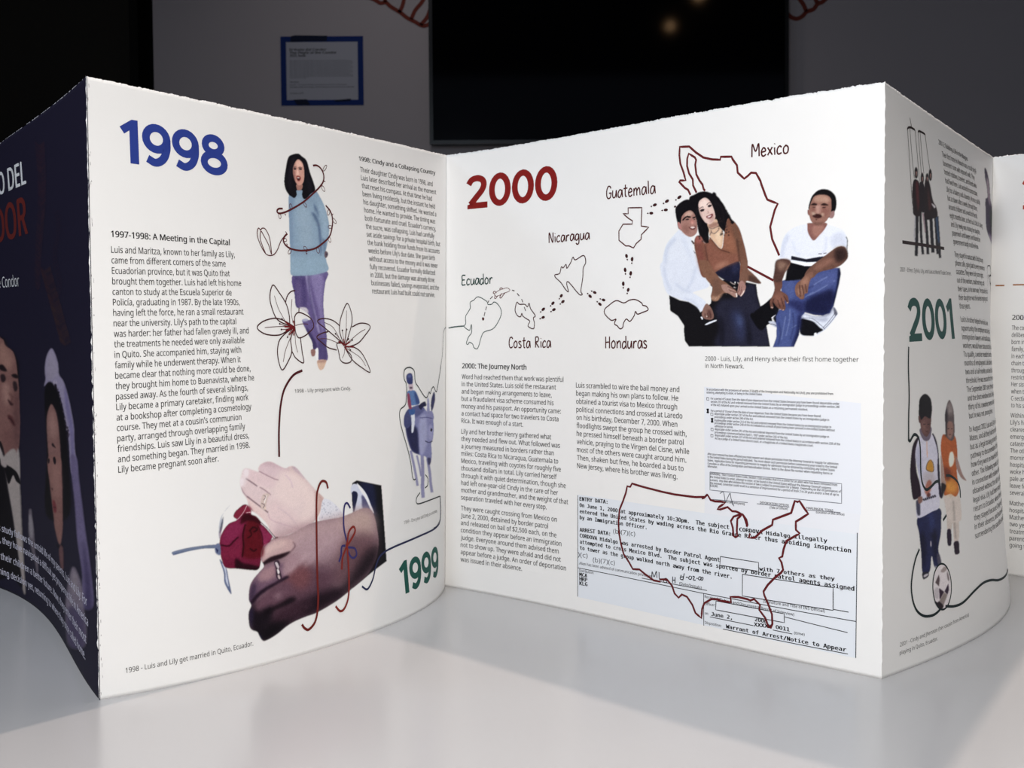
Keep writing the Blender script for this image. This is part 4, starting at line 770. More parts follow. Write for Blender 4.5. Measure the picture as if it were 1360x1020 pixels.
# sweater
cv.put([(398, 247), (388.5, 252), (386.6, 262), (386.8, 285), (387.6, 320), (388, 345), (388.8, 360.8), (402, 362.2), (420, 361.2), (437.8, 355.8), (436, 344), (434.6, 334), (437, 322), (439.6, 308), (440.2, 296), (438.2, 284), (434.5, 271), (429, 259), (423, 250), (410, 246)], (140, 168, 194), .35, sm=True)
p([(330, 450), (322, 600), (322, 900), (350, 900), (350, 600), (370, 480)], (122, 150, 182), 2.0, inside=True)
p([(380, 470), (400, 700), (430, 900), (520, 900), (520, 650), (470, 500)], (152, 178, 200), 3.5, inside=True)
p([(520, 600), (560, 620), (592, 700), (606, 800), (612, 900), (600, 1010), (590, 860), (575, 720), (540, 640)], (88, 112, 148), 1.0, inside=True, op=.85)
p([(545, 520), (580, 580), (590, 660), (575, 620), (550, 570)], (96, 122, 158), .9, inside=True, op=.8)
p([(610, 500), (650, 620), (670, 720), (655, 860), (630, 860), (625, 700), (590, 560)], (154, 182, 206), 2.0, inside=True)
p([(612, 840), (625, 900), (632, 980), (648, 900), (640, 850)], (98, 124, 158), 1.0, inside=True, op=.7)
q([(330, 60), (330, 175), (440, 185), (600, 160), (590, 40)], (150, 182, 204), 3, inside=True, op=.6)
for i in range(26):
    x, y = random.uniform(330, 600), random.uniform(450, 1000); p([(x - 8, y), (x, y - 10), (x + 10, y), (x, y + 12)], (126 + random.randint(-8, 34), 158, 190), 1.0, inside=True, op=.25)
p([(640, 955), (662, 960), (668, 985), (650, 1015), (636, 1000)], (112, 92, 100)); p([(645, 975), (660, 975), (655, 1000)], (70, 60, 84), .4)
# hair and face
p([(316, 110), (345, 80), (410, 68), (447, 95), (487, 135), (515, 240), (546, 330), (560, 402), (520, 432), (478, 476), (452, 474), (440, 440), (442, 400), (390, 400), (392, 440), (370, 468), (345, 455), (318, 435), (290, 385), (280, 310), (296, 200)], (25, 22, 32))
p([(392, 345), (394, 392), (412, 400), (438, 392), (446, 350)], (176, 122, 108))
p([(402, 122), (376, 155), (360, 205), (364, 260), (380, 318), (402, 350), (428, 354), (452, 332), (463, 280), (462, 210), (450, 160), (425, 128)], (218, 156, 138), .4)
p([(405, 130), (388, 160), (400, 190), (440, 190), (448, 165), (425, 130)], (240, 186, 166), 1.0, inside=True)
p([(395, 220), (392, 258), (402, 265), (414, 258), (408, 215)], (246, 196, 176), .7, inside=True)
p([(363, 215), (370, 290), (382, 318), (378, 240)], (150, 92, 86), .8, inside=True, op=.8)
p([(366, 203), (380, 197), (392, 206), (378, 214)], (48, 34, 42), .3); p([(412, 205), (428, 200), (443, 210), (428, 216)], (48, 34, 42), .3)
p([(362, 192), (380, 186), (394, 194), (380, 192)], (60, 40, 46), .3, op=.8); p([(408, 194), (428, 188), (448, 200), (428, 196)], (60, 40, 46), .3, op=.8)
p([(390, 275), (408, 268), (430, 282), (426, 308), (410, 318), (394, 302)], (158, 62, 58), .35); p([(397, 282), (420, 285), (418, 305), (404, 306)], (70, 36, 42), .3); p([(398, 280), (420, 284), (416, 291), (402, 290)], (232, 214, 206), .25)
p([(360, 100), (330, 200), (320, 350), (340, 400), (352, 250), (380, 120)], (52, 42, 54), 1.2, inside=True, op=.5)
p([(470, 150), (500, 260), (530, 380), (500, 420), (480, 300)], (44, 38, 52), 1.2, inside=True, op=.5)
picture('picture', P98, cv, pg98, 'printed cut-out of a standing woman in a light blue sweater and violet trousers', gain=.94, step=.0011)

# --- rose, joined hands, sleeve
cv = Canvas(222, 600, 518, 855); p = cz(h5)(cv); a1 = cz(Z(220, 600, 7.5556))(cv); b1 = cz(Z(380, 620, 7.2857))(cv); c1 = cz(Z(310, 700, 6.583))(cv)
# stem and leaves
a1([(48, 955), (200, 918), (350, 898), (470, 890), (490, 905), (480, 925), (350, 930), (200, 955), (70, 988), (48, 985)], (118, 132, 160)); a1([(60, 975), (250, 940), (470, 915), (480, 925), (350, 932), (70, 988)], (84, 96, 140), 1, inside=True)
a1([(628, 500), (580, 550), (545, 620), (560, 650), (548, 720), (525, 830), (512, 800), (518, 690), (545, 600)], (188, 192, 204), .5); a1([(560, 610), (535, 690), (520, 780), (545, 730), (558, 650)], (96, 100, 116), .6)
p([(300, 500), (318, 560), (322, 610), (352, 660), (340, 590), (330, 540)], (96, 110, 152), .4); p([(312, 520), (325, 560), (328, 600), (340, 625), (332, 570), (325, 530)], (210, 216, 234), .5)
# bride's hand
p([(398, 160), (400, 140), (412, 100), (430, 92), (450, 98), (482, 108), (480, 95), (492, 75), (520, 63), (545, 66), (600, 94), (622, 86), (650, 90), (690, 138), (735, 190), (768, 222), (775, 240), (755, 300), (722, 345), (660, 375), (610, 395), (545, 412), (520, 350), (480, 305), (440, 275), (428, 232), (408, 200)], (226, 196, 196), .6)
a1([(925, 130), (950, 90), (1040, 65), (1180, 110), (1230, 150), (1180, 240), (1110, 250), (1000, 210), (925, 165)], (214, 178, 188), 1.2, inside=True)
a1([(760, 170), (790, 135), (850, 140), (960, 190), (1100, 250), (1060, 330), (960, 310), (860, 260), (790, 220)], (222, 186, 192), 1.2, inside=True)
a1([(720, 260), (760, 225), (850, 270), (960, 330), (1050, 400), (1000, 480), (960, 540), (860, 470), (790, 390), (740, 310)], (220, 188, 192), 1.2, inside=True)
a1([(800, 420), (880, 470), (960, 560), (1020, 620), (1010, 700), (900, 640), (850, 560), (830, 500)], (232, 196, 192), 1.5, inside=True)
a1([(770, 140), (820, 140), (815, 200), (780, 205)], (240, 222, 228), .8, inside=True); a1([(725, 240), (770, 230), (760, 300), (735, 300)], (238, 224, 230), .8, inside=True)
a1([(1150, 160), (1300, 180), (1360, 300), (1340, 500), (1200, 520), (1080, 420), (1100, 260)], (236, 206, 202), 4, inside=True)
a1([(1060, 440), (1200, 540), (1340, 660), (1360, 760), (1100, 800), (1020, 700), (1000, 560)], (226, 190, 192), 4, inside=True)
a1([(1260, 110), (1330, 140), (1400, 220), (1380, 240), (1290, 170)], (206, 176, 188), 1.2, inside=True)
p([(640, 110), (700, 170), (750, 230), (735, 300), (660, 345), (690, 260), (660, 180)], (238, 208, 202), 4, inside=True)
p([(735, 200), (772, 235), (755, 300), (735, 320), (742, 260)], (214, 170, 160), 1.5, inside=True)
p([(560, 340), (640, 350), (715, 345), (650, 385), (560, 405)], (206, 168, 176), 2.5, inside=True)
for L, c, w in (([(925, 160), (1000, 200), (1080, 240), (1118, 250)], (128, 72, 92), 1.1), ([(790, 230), (850, 270), (905, 310)], (92, 52, 70), 1.6), ([(930, 320), (980, 350), (1040, 400)], (130, 84, 96), 1.3), ([(800, 410), (870, 465), (940, 520), (1010, 575)], (70, 34, 46), 1.5),
                ([(740, 320), (780, 390), (850, 450)], (140, 100, 120), .9), ([(1010, 580), (1030, 640), (1110, 680), (1300, 740)], (196, 150, 166), 1.2), ([(1080, 820), (1160, 822), (1270, 790), (1360, 750)], (150, 100, 112), 1.1), ([(1100, 520), (1200, 590), (1290, 690)], (212, 176, 184), 2.0), ([(1190, 200), (1240, 260), (1260, 330)], (220, 184, 194), 2.0)):
    a1(L, c, .5, inside=True, w=w, sm=True)
a1([(965, 390), (1000, 385), (1030, 395), (1005, 440), (985, 540), (955, 545), (935, 500), (945, 430)], (206, 176, 164), .35, inside=True)
for L, c in (([(968, 400), (990, 420), (965, 450)], (84, 58, 60)), ([(945, 480), (975, 500), (960, 530)], (70, 46, 50)), ([(1000, 400), (985, 440), (975, 480)], (250, 244, 240)), ([(975, 520), (990, 545)], (244, 210, 170))): a1(L, c, .25, inside=True, w=.9)
p([(400, 150), (430, 95), (500, 75), (600, 100), (690, 150), (750, 225), (740, 300), (700, 340), (600, 385), (545, 400), (500, 320), (440, 250)], (255, 238, 236), 3, inside=True, op=.34)
p([(395, 150), (412, 100), (440, 100), (430, 140), (410, 180)], (246, 232, 236), 1.6, inside=True, op=.6)
# lace cuff
p([(770, 240), (800, 240), (835, 270), (858, 300), (852, 318), (800, 326), (752, 330), (758, 300)], (232, 232, 242), .5)
for _ in range(60):
    x, y = random.uniform(765, 850), random.uniform(250, 322); p([(x - 2, y), (x, y - 2), (x + 2, y), (x, y + 2)], random.choice([(180, 184, 204), (205, 206, 220), (120, 122, 150)]), .35, inside=True, op=.8)
# sleeve
p([(905, 165), (925, 153), (1036, 177), (1046, 350), (1055, 520), (1000, 560), (900, 640), (905, 300), (912, 240), (900, 210)], (22, 22, 30), .35, sm=False)
p([(940, 160), (1000, 172), (1010, 260), (1000, 320), (960, 230)], (34, 40, 78), 2.5, inside=True)
p([(900, 180), (915, 168), (945, 185), (975, 230), (995, 300), (982, 300), (960, 280), (930, 300), (905, 300), (912, 240), (898, 205)], (214, 220, 240), .4)
p([(902, 210), (928, 212), (918, 270), (908, 300)], (38, 42, 80), .35); p([(950, 220), (985, 260), (998, 305), (970, 282), (950, 280), (946, 240)], (96, 96, 140), .8, inside=True); p([(925, 165), (960, 205), (985, 260), (1000, 300), (990, 296), (965, 240), (935, 190)], (244, 246, 252), .4)
# groom's hand and wrist
p([(545, 412), (610, 395), (660, 372), (722, 342), (800, 326), (850, 318), (905, 298), (950, 280), (985, 285), (1003, 320), (1015, 380), (1020, 440), (1010, 500), (990, 545), (960, 590), (900, 640), (830, 695), (740, 747), (690, 765), (640, 785), (600, 808), (560, 840), (525, 862), (493, 873), (475, 850), (466, 832), (442, 822), (430, 800), (428, 745), (440, 712), (430, 685), (434, 630), (450, 595), (480, 560), (500, 535), (488, 505), (494, 455), (520, 425)], (150, 118, 128), .45)
def sh(P, c, f=4, op=1.0): p(P, c, f, inside=True, op=op)
sh([(540, 410), (700, 350), (850, 318), (960, 290), (1000, 330), (985, 420), (880, 440), (760, 450), (640, 470), (560, 470)], (196, 162, 164), 7)
sh([(860, 315), (960, 285), (995, 320), (990, 400), (900, 380)], (200, 168, 158), 5, .8)
sh([(640, 420), (760, 380), (860, 380), (850, 470), (740, 520), (640, 520)], (186, 152, 162), 7, .7)
sh([(880, 400), (1000, 400), (1010, 480), (960, 560), (860, 620), (800, 600), (840, 500)], (112, 76, 84), 7, .85)
sh([(960, 480), (1020, 450), (1000, 540), (900, 640), (820, 700), (800, 680), (880, 600)], (44, 30, 40), 5)
sh([(600, 560), (720, 540), (820, 560), (800, 660), (700, 740), (600, 780), (520, 790), (480, 740)], (98, 64, 80), 7, .9)
sh([(620, 540), (700, 530), (690, 600), (620, 620), (580, 600)], (134, 78, 84), 5, .8)
sh([(680, 690), (800, 640), (860, 660), (760, 740), (640, 785), (560, 830), (500, 870), (470, 830), (540, 770)], (42, 26, 38), 4.5)
sh([(430, 740), (450, 700), (520, 700), (540, 760), (500, 840), (470, 850), (435, 815)], (34, 24, 34), 3.5)
sh([(550, 790), (620, 770), (560, 840), (495, 872), (475, 840)], (26, 20, 28), 3)
# fingers of the lower hand
c1([(225, 280), (235, 190), (300, 110), (400, 70), (500, 90), (500, 160), (470, 195), (380, 230), (300, 260), (235, 305)], (206, 168, 168), 1.4, inside=True)
c1([(240, 170), (330, 110), (430, 90), (420, 140), (300, 190), (238, 230)], (222, 186, 182), 2.2, inside=True)
c1([(225, 290), (300, 235), (400, 205), (478, 185), (440, 225), (370, 255), (290, 285), (225, 315)], (50, 28, 38), .9, inside=True)
c1([(120, 520), (150, 430), (200, 360), (280, 300), (345, 285), (440, 300), (450, 370), (400, 430), (300, 480), (200, 550), (135, 640), (108, 610)], (120, 88, 112), 1.8, inside=True)
c1([(195, 380), (260, 320), (340, 300), (345, 400), (270, 440), (200, 440)], (176, 134, 142), 3, inside=True)
c1([(430, 260), (520, 200), (560, 260), (500, 360), (440, 400), (400, 380)], (178, 140, 150), 3, inside=True)
c1([(110, 620), (125, 500), (160, 450), (175, 520), (150, 600), (125, 650)], (62, 46, 74), 2.2, inside=True, op=.8)
c1([(120, 640), (160, 570), (250, 500), (350, 450), (440, 400), (460, 415), (380, 460), (280, 520), (200, 580), (150, 640)], (38, 22, 40), 1.2, inside=True)
c1([(160, 640), (260, 540), (400, 460), (480, 450), (520, 520), (450, 590), (330, 640), (230, 690), (170, 700)], (112, 76, 92), 3, inside=True)
c1([(340, 560), (400, 540), (380, 590), (340, 600)], (150, 116, 128), 2.5, inside=True, op=.8)
c1([(500, 400), (600, 350), (660, 400), (620, 500), (540, 520), (490, 470)], (132, 78, 84), 4.5, inside=True, op=.8)
c1([(250, 700), (380, 640), (470, 590), (530, 600), (480, 640), (380, 680), (290, 720), (240, 740)], (28, 18, 26), 2.2, inside=True)
c1([(320, 740), (420, 680), (540, 640), (640, 620), (680, 640), (600, 720), (480, 780), (360, 800)], (74, 46, 60), 4, inside=True, op=.8)
c1([(105, 760), (112, 700), (130, 670), (150, 700), (140, 800), (125, 850)], (48, 40, 72), 1.8, inside=True, op=.7)
c1([(180, 880), (230, 960), (200, 930)], (60, 64, 110), 1, inside=True)
c1([(560, 200), (640, 170), (700, 200), (640, 260), (560, 300)], (196, 160, 168), 4, inside=True, op=.6)
c1([(500, 100), (520, 140), (470, 200)], (120, 84, 96), .8, inside=True, w=1.0); c1([(240, 130), (300, 80), (370, 62)], (92, 50, 58), .5, inside=True, w=1.2)
c1([(600, 320), (680, 250), (760, 150), (880, 60)], (204, 172, 178), 2.2, inside=True, w=3.5, op=.5); c1([(470, 350), (560, 280), (640, 200)], (202, 170, 178), 2, inside=True, w=3, op=.5)
# ring on the lower hand
c1([(335, 275), (372, 262), (385, 300), (378, 330), (392, 370), (398, 425), (372, 438), (350, 400), (348, 340)], (70, 48, 66), .5, inside=True)
c1([(342, 285), (360, 278), (378, 320), (366, 336)], (214, 200, 206), .4, inside=True); c1([(358, 345), (372, 338), (382, 370), (368, 382)], (236, 226, 226), .4, inside=True); c1([(362, 395), (378, 390), (388, 422), (372, 424)], (206, 180, 184), .4, inside=True)
# rose
p([(366, 310), (372, 290), (392, 270), (412, 256), (430, 258), (446, 282), (448, 300), (470, 310), (495, 340), (520, 372), (540, 400), (528, 425), (505, 440), (492, 470), (486, 520), (474, 550), (440, 552), (380, 545), (330, 540), (312, 510), (302, 460), (303, 410), (320, 370), (345, 340), (380, 325)], (128, 28, 62), .4)
a1([(660, 640), (670, 590), (730, 530), (790, 495), (840, 530), (852, 580), (800, 575), (740, 610), (700, 630)], (150, 40, 66), 1, inside=True)
a1([(540, 820), (560, 740), (640, 670), (730, 640), (780, 660), (740, 780), (700, 830), (610, 900), (530, 890)], (150, 40, 84), 3, inside=True)
a1([(540, 910), (620, 905), (720, 830), (760, 900), (740, 1020), (540, 1020)], (140, 34, 70), 2.5, inside=True)
a1([(780, 700), (830, 640), (900, 660), (950, 760), (960, 880), (940, 1020), (760, 1020), (760, 860)], (112, 20, 34), 2.0, inside=True)
a1([(930, 700), (1000, 770), (1050, 820), (1010, 870), (960, 910), (940, 800)], (158, 44, 88), 1.0, inside=True)
a1([(760, 590), (830, 590), (920, 650), (940, 700), (860, 660), (790, 660), (730, 690)], (66, 10, 22), 1.2, inside=True, op=.9)
for L, w, c in (([(530, 895), (610, 905), (660, 860), (710, 815)], 1.8, (66, 10, 30)), ([(780, 690), (755, 800), (760, 900), (745, 1020)], 1.8, (56, 8, 18)), ([(820, 760), (860, 720), (900, 745), (860, 770)], 1.6, (44, 6, 14)), ([(800, 830), (840, 800), (830, 760)], 1.4, (44, 6, 14)),
                ([(820, 930), (860, 960), (890, 940)], 1.6, (44, 6, 14)), ([(900, 700), (945, 800), (950, 900)], 1.2, (70, 10, 24))): a1(L, c, .6, inside=True, w=w)
c1([(0, 240), (60, 280), (150, 300), (210, 320), (190, 355), (90, 345), (0, 330)], (46, 10, 24), 1.2, inside=True, op=.9)
a1([(800, 500), (775, 550), (745, 595), (700, 640), (660, 648)], (216, 170, 180), .3, inside=True, w=1.0); a1([(790, 575), (830, 570), (850, 580)], (236, 190, 196), .3, inside=True, w=.9)
a1([(935, 680), (990, 730), (1040, 790), (1075, 830)], (206, 204, 206), .25, w=1.3); a1([(945, 680), (1000, 728), (1050, 790), (1085, 830)], (70, 60, 66), .25, w=.6)
p([(280, 440), (296, 428), (305, 440), (306, 478), (296, 482), (282, 470)], (110, 122, 160), .5); p([(284, 450), (296, 460), (290, 474)], (44, 50, 96), .4)
picture('picture', P98, cv, pg98, 'printed cut-out of two ringed hands laid over a dark red rose', gain=.88, step=.0011)

# --- child riding a donkey
cv = Canvas(528, 488, 582, 668); p = cz(k5)(cv)
for L, w in (([(112, 540), (125, 600), (140, 680), (152, 758)], 3.2), ([(182, 560), (185, 680), (182, 760), (185, 832)], 4.6), ([(215, 590), (228, 680), (232, 740), (240, 800)], 3.6), ([(150, 570), (165, 640), (175, 700)], 2.6)): p(L, (150, 148, 190), .4, w=w)
p([(80, 330), (95, 290), (130, 270), (180, 260), (215, 300), (248, 330), (256, 400), (250, 470), (240, 500), (242, 570), (232, 620), (215, 610), (205, 580), (170, 570), (120, 545), (95, 480), (82, 410)], (134, 136, 188))
p([(82, 380), (110, 375), (150, 400), (165, 470), (165, 560), (120, 540), (95, 470)], (42, 44, 92), 1.2, inside=True)
p([(72, 370), (78, 320), (105, 285), (120, 300), (118, 370), (100, 400), (80, 398)], (72, 78, 130)); p([(120, 280), (180, 250), (200, 290), (160, 330), (120, 340)], (92, 96, 150), 1, inside=True)
p([(170, 345), (210, 330), (215, 480), (190, 560), (165, 540)], (166, 168, 210), 1.2, inside=True); p([(240, 380), (252, 420), (246, 480), (225, 470), (225, 400)], (160, 160, 206), 1, inside=True)
p([(262, 180), (268, 220), (258, 270), (245, 300), (240, 260), (248, 210)], (54, 54, 104)); p([(222, 215), (230, 240), (232, 310), (216, 320), (218, 250)], (150, 152, 196)); p([(215, 310), (248, 300), (256, 350), (220, 360)], (140, 140, 190))
p([(240, 405), (247, 412), (242, 425), (236, 418)], (20, 18, 40), .3); p([(202, 482), (225, 492), (248, 484)], (50, 48, 92), .3, w=1.0); p([(215, 590), (235, 590), (232, 625), (220, 628)], (64, 62, 108), .6)
p([(180, 250), (205, 240), (212, 265), (190, 275), (180, 290), (165, 270)], (40, 40, 82)); p([(170, 340), (215, 338), (250, 345)], (70, 70, 130), .3, w=.8)
p([(98, 175), (140, 170), (160, 200), (172, 250), (140, 262), (112, 258), (98, 225)], (92, 130, 190)); p([(140, 175), (165, 215), (172, 250), (150, 250)], (60, 84, 150), .8, inside=True)
p([(98, 190), (110, 195), (120, 260), (122, 285), (105, 280), (96, 235)], (160, 70, 100)); p([(105, 120), (128, 118), (132, 165), (108, 168)], (208, 184, 196))
p([(92, 80), (105, 65), (124, 66), (132, 90), (130, 125), (112, 132), (95, 120)], (58, 66, 128)); p([(100, 75), (118, 72), (120, 90), (104, 92)], (96, 108, 168), .8, inside=True)
p([(112, 150), (125, 148), (128, 158), (114, 160)], (96, 72, 92), .4); p([(118, 310), (138, 310), (140, 360), (134, 410), (128, 430), (118, 425), (120, 370)], (224, 228, 240)); p([(106, 290), (140, 285), (138, 315), (112, 320)], (62, 100, 168), .4)
picture('picture', P98, cv, pg98, 'printed blue-tinted cut-out of a small child riding a donkey', gain=.95, step=.0011, step_s=.0022)

# --- two men and a woman sitting (page 2000)
cv = Canvas(876, 250, 1136, 470); A = cz(Z(875, 240, 7.846))(cv); B = cz(Z(875, 350, 8.5))(cv); C = cz(Z(1000, 250, 8.504))(cv); D = cz(Z(1000, 350, 8.504))(cv)
BLK = (26, 24, 30)
# left man's trousers and the woman's long skirt
B([(130, 380), (250, 440), (350, 460), (450, 520), (480, 580), (600, 480), (620, 300), (590, 270), (800, 200), (1020, 250), (1115, 270), (1130, 400), (1160, 520), (1200, 500), (1275, 440), (1290, 700), (1225, 740), (1262, 980), (800, 972), (345, 965), (300, 900), (290, 780), (295, 730), (225, 620), (140, 560)], BLK, sm=False)
B([(640, 560), (720, 440), (860, 420), (1010, 270), (1110, 275), (1130, 420), (1170, 560), (1255, 975), (660, 970), (700, 760)], (44, 44, 66), 2.5, inside=True)
B([(820, 600), (900, 560), (960, 640), (990, 760), (960, 900), (900, 900), (860, 760)], (52, 58, 96), 4, inside=True); B([(890, 620), (940, 640), (950, 720), (910, 740)], (70, 84, 132), 2.5, inside=True)
B([(700, 640), (740, 700), (740, 900), (700, 950)], (30, 30, 46), 2, inside=True); B([(1000, 600), (1030, 700), (1060, 900), (1010, 940)], (32, 32, 48), 2, inside=True)
B([(640, 130), (830, 30), (930, 10), (940, 180), (900, 250), (780, 230), (690, 180)], (32, 34, 62), .5); B([(850, 40), (920, 30), (920, 120), (850, 160)], (44, 48, 84), 2, inside=True)
# white shirt
A([(228, 540), (160, 610), (110, 670), (80, 740), (58, 840), (55, 940), (66, 1030), (400, 1030), (470, 1030), (430, 900), (400, 800), (370, 700), (355, 620), (300, 590), (258, 550)], (222, 228, 242), .4)
B([(62, 0), (60, 200), (85, 310), (130, 380), (250, 430), (350, 460), (430, 510), (490, 572), (525, 540), (545, 470), (500, 425), (440, 385), (400, 355), (500, 325), (560, 305), (582, 265), (530, 180), (480, 60), (455, 0)], (220, 226, 242), .4)
for L in ([(80, 60), (95, 200), (150, 330)], [(330, 330), (400, 200), (440, 60)], [(200, 250), (300, 330), (380, 350)], [(300, 420), (400, 460), (470, 540)]): B(L, (190, 200, 226), 1.5, inside=True, w=2.2, op=.8)
A([(80, 760), (110, 690), (180, 620), (200, 640), (120, 740), (100, 860), (80, 900)], (194, 204, 228), 1.6, inside=True, op=.8); A([(240, 560), (300, 640), (340, 760), (370, 860), (400, 980), (350, 860), (280, 700)], (206, 214, 234), 2, inside=True, op=.7)
A([(360, 655), (380, 690), (392, 680), (372, 650)], (60, 40, 44), .3); A([(380, 750), (392, 770), (402, 780), (392, 782)], (50, 44, 60), .3)
# left man's head
A([(196, 340), (210, 290), (260, 245), (320, 220), (370, 240), (410, 300), (430, 420), (250, 530), (215, 460)], (24, 22, 28))
A([(250, 470), (262, 400), (300, 355), (350, 335), (395, 370), (420, 440), (425, 540), (400, 590), (350, 612), (300, 590), (260, 550), (230, 520), (218, 470), (232, 455)], (178, 122, 108))
A([(300, 370), (345, 345), (380, 370), (340, 400), (300, 410)], (206, 160, 140), 1.0, inside=True); A([(355, 430), (385, 440), (388, 470), (360, 480)], (206, 120, 108), 1.2, inside=True)
A([(300, 480), (340, 500), (330, 570), (290, 560), (265, 520)], (158, 102, 90), 2, inside=True); A([(270, 430), (310, 395), (355, 400), (350, 412), (310, 410), (280, 440)], (34, 24, 28), .3)
A([(375, 410), (405, 400), (405, 412), (380, 420)], (40, 28, 30), .3); A([(300, 430), (325, 420), (340, 430), (318, 436)], (60, 40, 42), .3); A([(380, 430), (398, 424), (402, 434)], (60, 40, 42), .3)
A([(335, 505), (370, 512), (405, 495), (400, 530), (370, 538), (345, 524)], (120, 58, 56), .4); A([(350, 510), (390, 505), (398, 516), (370, 524)], (236, 214, 206), .3); A([(362, 445), (385, 470), (368, 482)], (230, 170, 150), .8, inside=True)
A([(218, 460), (238, 462), (258, 510), (250, 530), (228, 505)], (196, 120, 114), .4)
# woman's hair
A([(348, 195), (400, 170), (450, 145), (520, 140), (590, 165), (640, 200), (700, 280), (730, 370), (775, 415), (740, 440), (760, 500), (780, 570), (740, 605), (700, 560), (620, 500), (545, 560), (545, 650), (510, 685), (470, 640), (440, 580), (425, 500), (410, 400), (370, 300), (345, 250)], (24, 20, 26))
# sweater body and sleeves
A([(400, 620), (450, 600), (500, 680), (545, 640), (560, 620), (670, 740), (700, 600), (740, 430), (800, 450), (860, 530), (900, 660), (930, 790), (945, 920), (930, 1030), (860, 1030), (860, 880), (740, 910), (600, 985), (560, 1020), (470, 1030), (430, 900), (390, 720)], (140, 84, 62))
A([(480, 690), (540, 660), (660, 750), (760, 800), (850, 790), (850, 870), (700, 920), (580, 970), (530, 850)], (150, 88, 68), 2.5, inside=True)
A([(690, 620), (760, 560), (820, 640), (830, 760), (760, 780), (690, 730)], (164, 98, 70), 2.5, inside=True); A([(620, 900), (720, 870), (740, 900), (620, 950)], (190, 124, 98), 2, inside=True, op=.8)
A([(780, 460), (850, 540), (890, 680), (920, 850), (880, 870), (830, 700), (790, 560)], (126, 82, 62), 2, inside=True); A([(400, 640), (450, 650), (500, 850), (530, 960), (480, 1000), (430, 880)], (140, 74, 62), 2, inside=True)
A([(400, 610), (460, 600), (480, 660), (420, 680)], (176, 92, 80), 1.5, inside=True); A([(500, 700), (520, 820), (545, 940)], (92, 52, 44), 1, inside=True, w=1.6, op=.8); A([(835, 640), (850, 780), (862, 900)], (86, 54, 44), 1, inside=True, w=1.8, op=.9)
A([(560, 630), (600, 680), (660, 745), (760, 785)], (104, 60, 46), .5, inside=True, w=1.3); A([(668, 745), (690, 650), (700, 590)], (184, 124, 66), .4, inside=True, w=1.2)
for i in range(110):
    x, y = random.uniform(430, 920), random.uniform(620, 1000); A([(x - 7, y), (x, y - 8), (x + 7, y), (x, y + 8)], random.choice([(118, 68, 50), (168, 106, 80), (176, 118, 94)]), .7, inside=True, op=.16)
# bell sleeves and hands
B([(470, 0), (570, 0), (620, 80), (700, 190), (800, 270), (900, 360), (880, 420), (800, 370), (720, 380), (680, 450), (620, 450), (600, 400), (620, 300), (560, 220), (490, 100)], (142, 92, 68)); B([(630, 200), (700, 220), (740, 300), (700, 400), (640, 420), (620, 330)], (126, 84, 66), 2, inside=True)
B([(620, 400), (680, 400), (740, 360), (720, 400), (670, 452), (610, 440)], (178, 128, 98), 1.2, inside=True, noise=.05)
B([(950, 0), (1020, 0), (1020, 90), (1080, 150), (1165, 245), (1160, 268), (1110, 262), (1010, 235), (990, 270), (930, 240), (930, 180), (960, 100)], (136, 90, 70)); B([(1040, 170), (1120, 200), (1160, 250), (1100, 262), (1030, 230)], (92, 62, 52), 1.2, inside=True)
B([(720, 280), (780, 270), (840, 310), (890, 360), (900, 400), (870, 415), (800, 370), (750, 350)], (176, 128, 112)); B([(920, 250), (960, 230), (995, 280), (990, 340), (950, 405), (930, 400), (900, 370), (910, 300)], (176, 124, 112))
for L, c, w in (([(790, 290), (850, 320), (890, 330)], (86, 48, 44), .6), ([(800, 330), (850, 350), (890, 365)], (86, 48, 44), .6), ([(930, 290), (920, 340), (900, 370)], (96, 54, 50), .6), ([(950, 300), (945, 350), (930, 390)], (96, 54, 50), .6), ([(875, 240), (878, 260)], (250, 246, 240), 1.5), ([(890, 370), (892, 415)], (246, 232, 224), 1.6), ([(935, 405), (965, 370), (978, 340)], (240, 220, 210), 1.2),
                ([(860, 300), (880, 310)], (236, 220, 214), 1.2), ([(905, 245), (915, 265)], (224, 206, 200), 1.0), ([(820, 240), (850, 262), (880, 270)], (226, 200, 190), .9)): B(L, c, .3, w=w)
for i in range(12): x, y = random.uniform(770, 900), random.uniform(280, 390); B([(x - 5, y), (x, y - 5), (x + 5, y), (x, y + 5)], (222, 190, 176), .4, op=.5)
# woman's neck, neckline, face
A([(530, 470), (620, 430), (650, 500), (690, 560), (690, 640), (668, 738), (600, 670), (550, 600), (545, 540)], (226, 180, 142)); A([(540, 490), (620, 460), (640, 500), (560, 520)], (176, 124, 104), 1, inside=True)
A([(620, 560), (670, 570), (665, 700), (620, 650)], (240, 200, 160), 1.5, inside=True)
for L in ([(545, 515), (580, 530), (640, 505)], [(560, 560), (600, 580), (650, 540)], [(550, 600), (570, 560), (560, 540)]): A(L, (110, 84, 84), .4, w=.8)
A([(440, 260), (470, 220), (510, 205), (550, 230), (580, 280), (605, 350), (612, 410), (590, 455), (555, 480), (510, 465), (470, 410), (445, 340)], (232, 192, 178))
A([(450, 260), (500, 225), (540, 250), (540, 300), (470, 310)], (246, 214, 200), 1.5, inside=True); A([(560, 400), (600, 380), (600, 440), (560, 470)], (206, 156, 142), 1.5, inside=True); A([(440, 300), (455, 370), (480, 420), (465, 350)], (204, 158, 146), 1, inside=True)
A([(455, 338), (478, 322), (500, 328), (488, 345), (465, 350)], (52, 36, 42), .3); A([(535, 292), (560, 278), (578, 286), (565, 300), (545, 304)], (52, 36, 42), .3)
A([(448, 322), (475, 302), (492, 306)], (92, 62, 60), .3, w=.7); A([(525, 280), (548, 258), (568, 262)], (92, 62, 60), .3, w=.7); A([(530, 345), (545, 360), (530, 368)], (196, 140, 126), .4, w=.8)
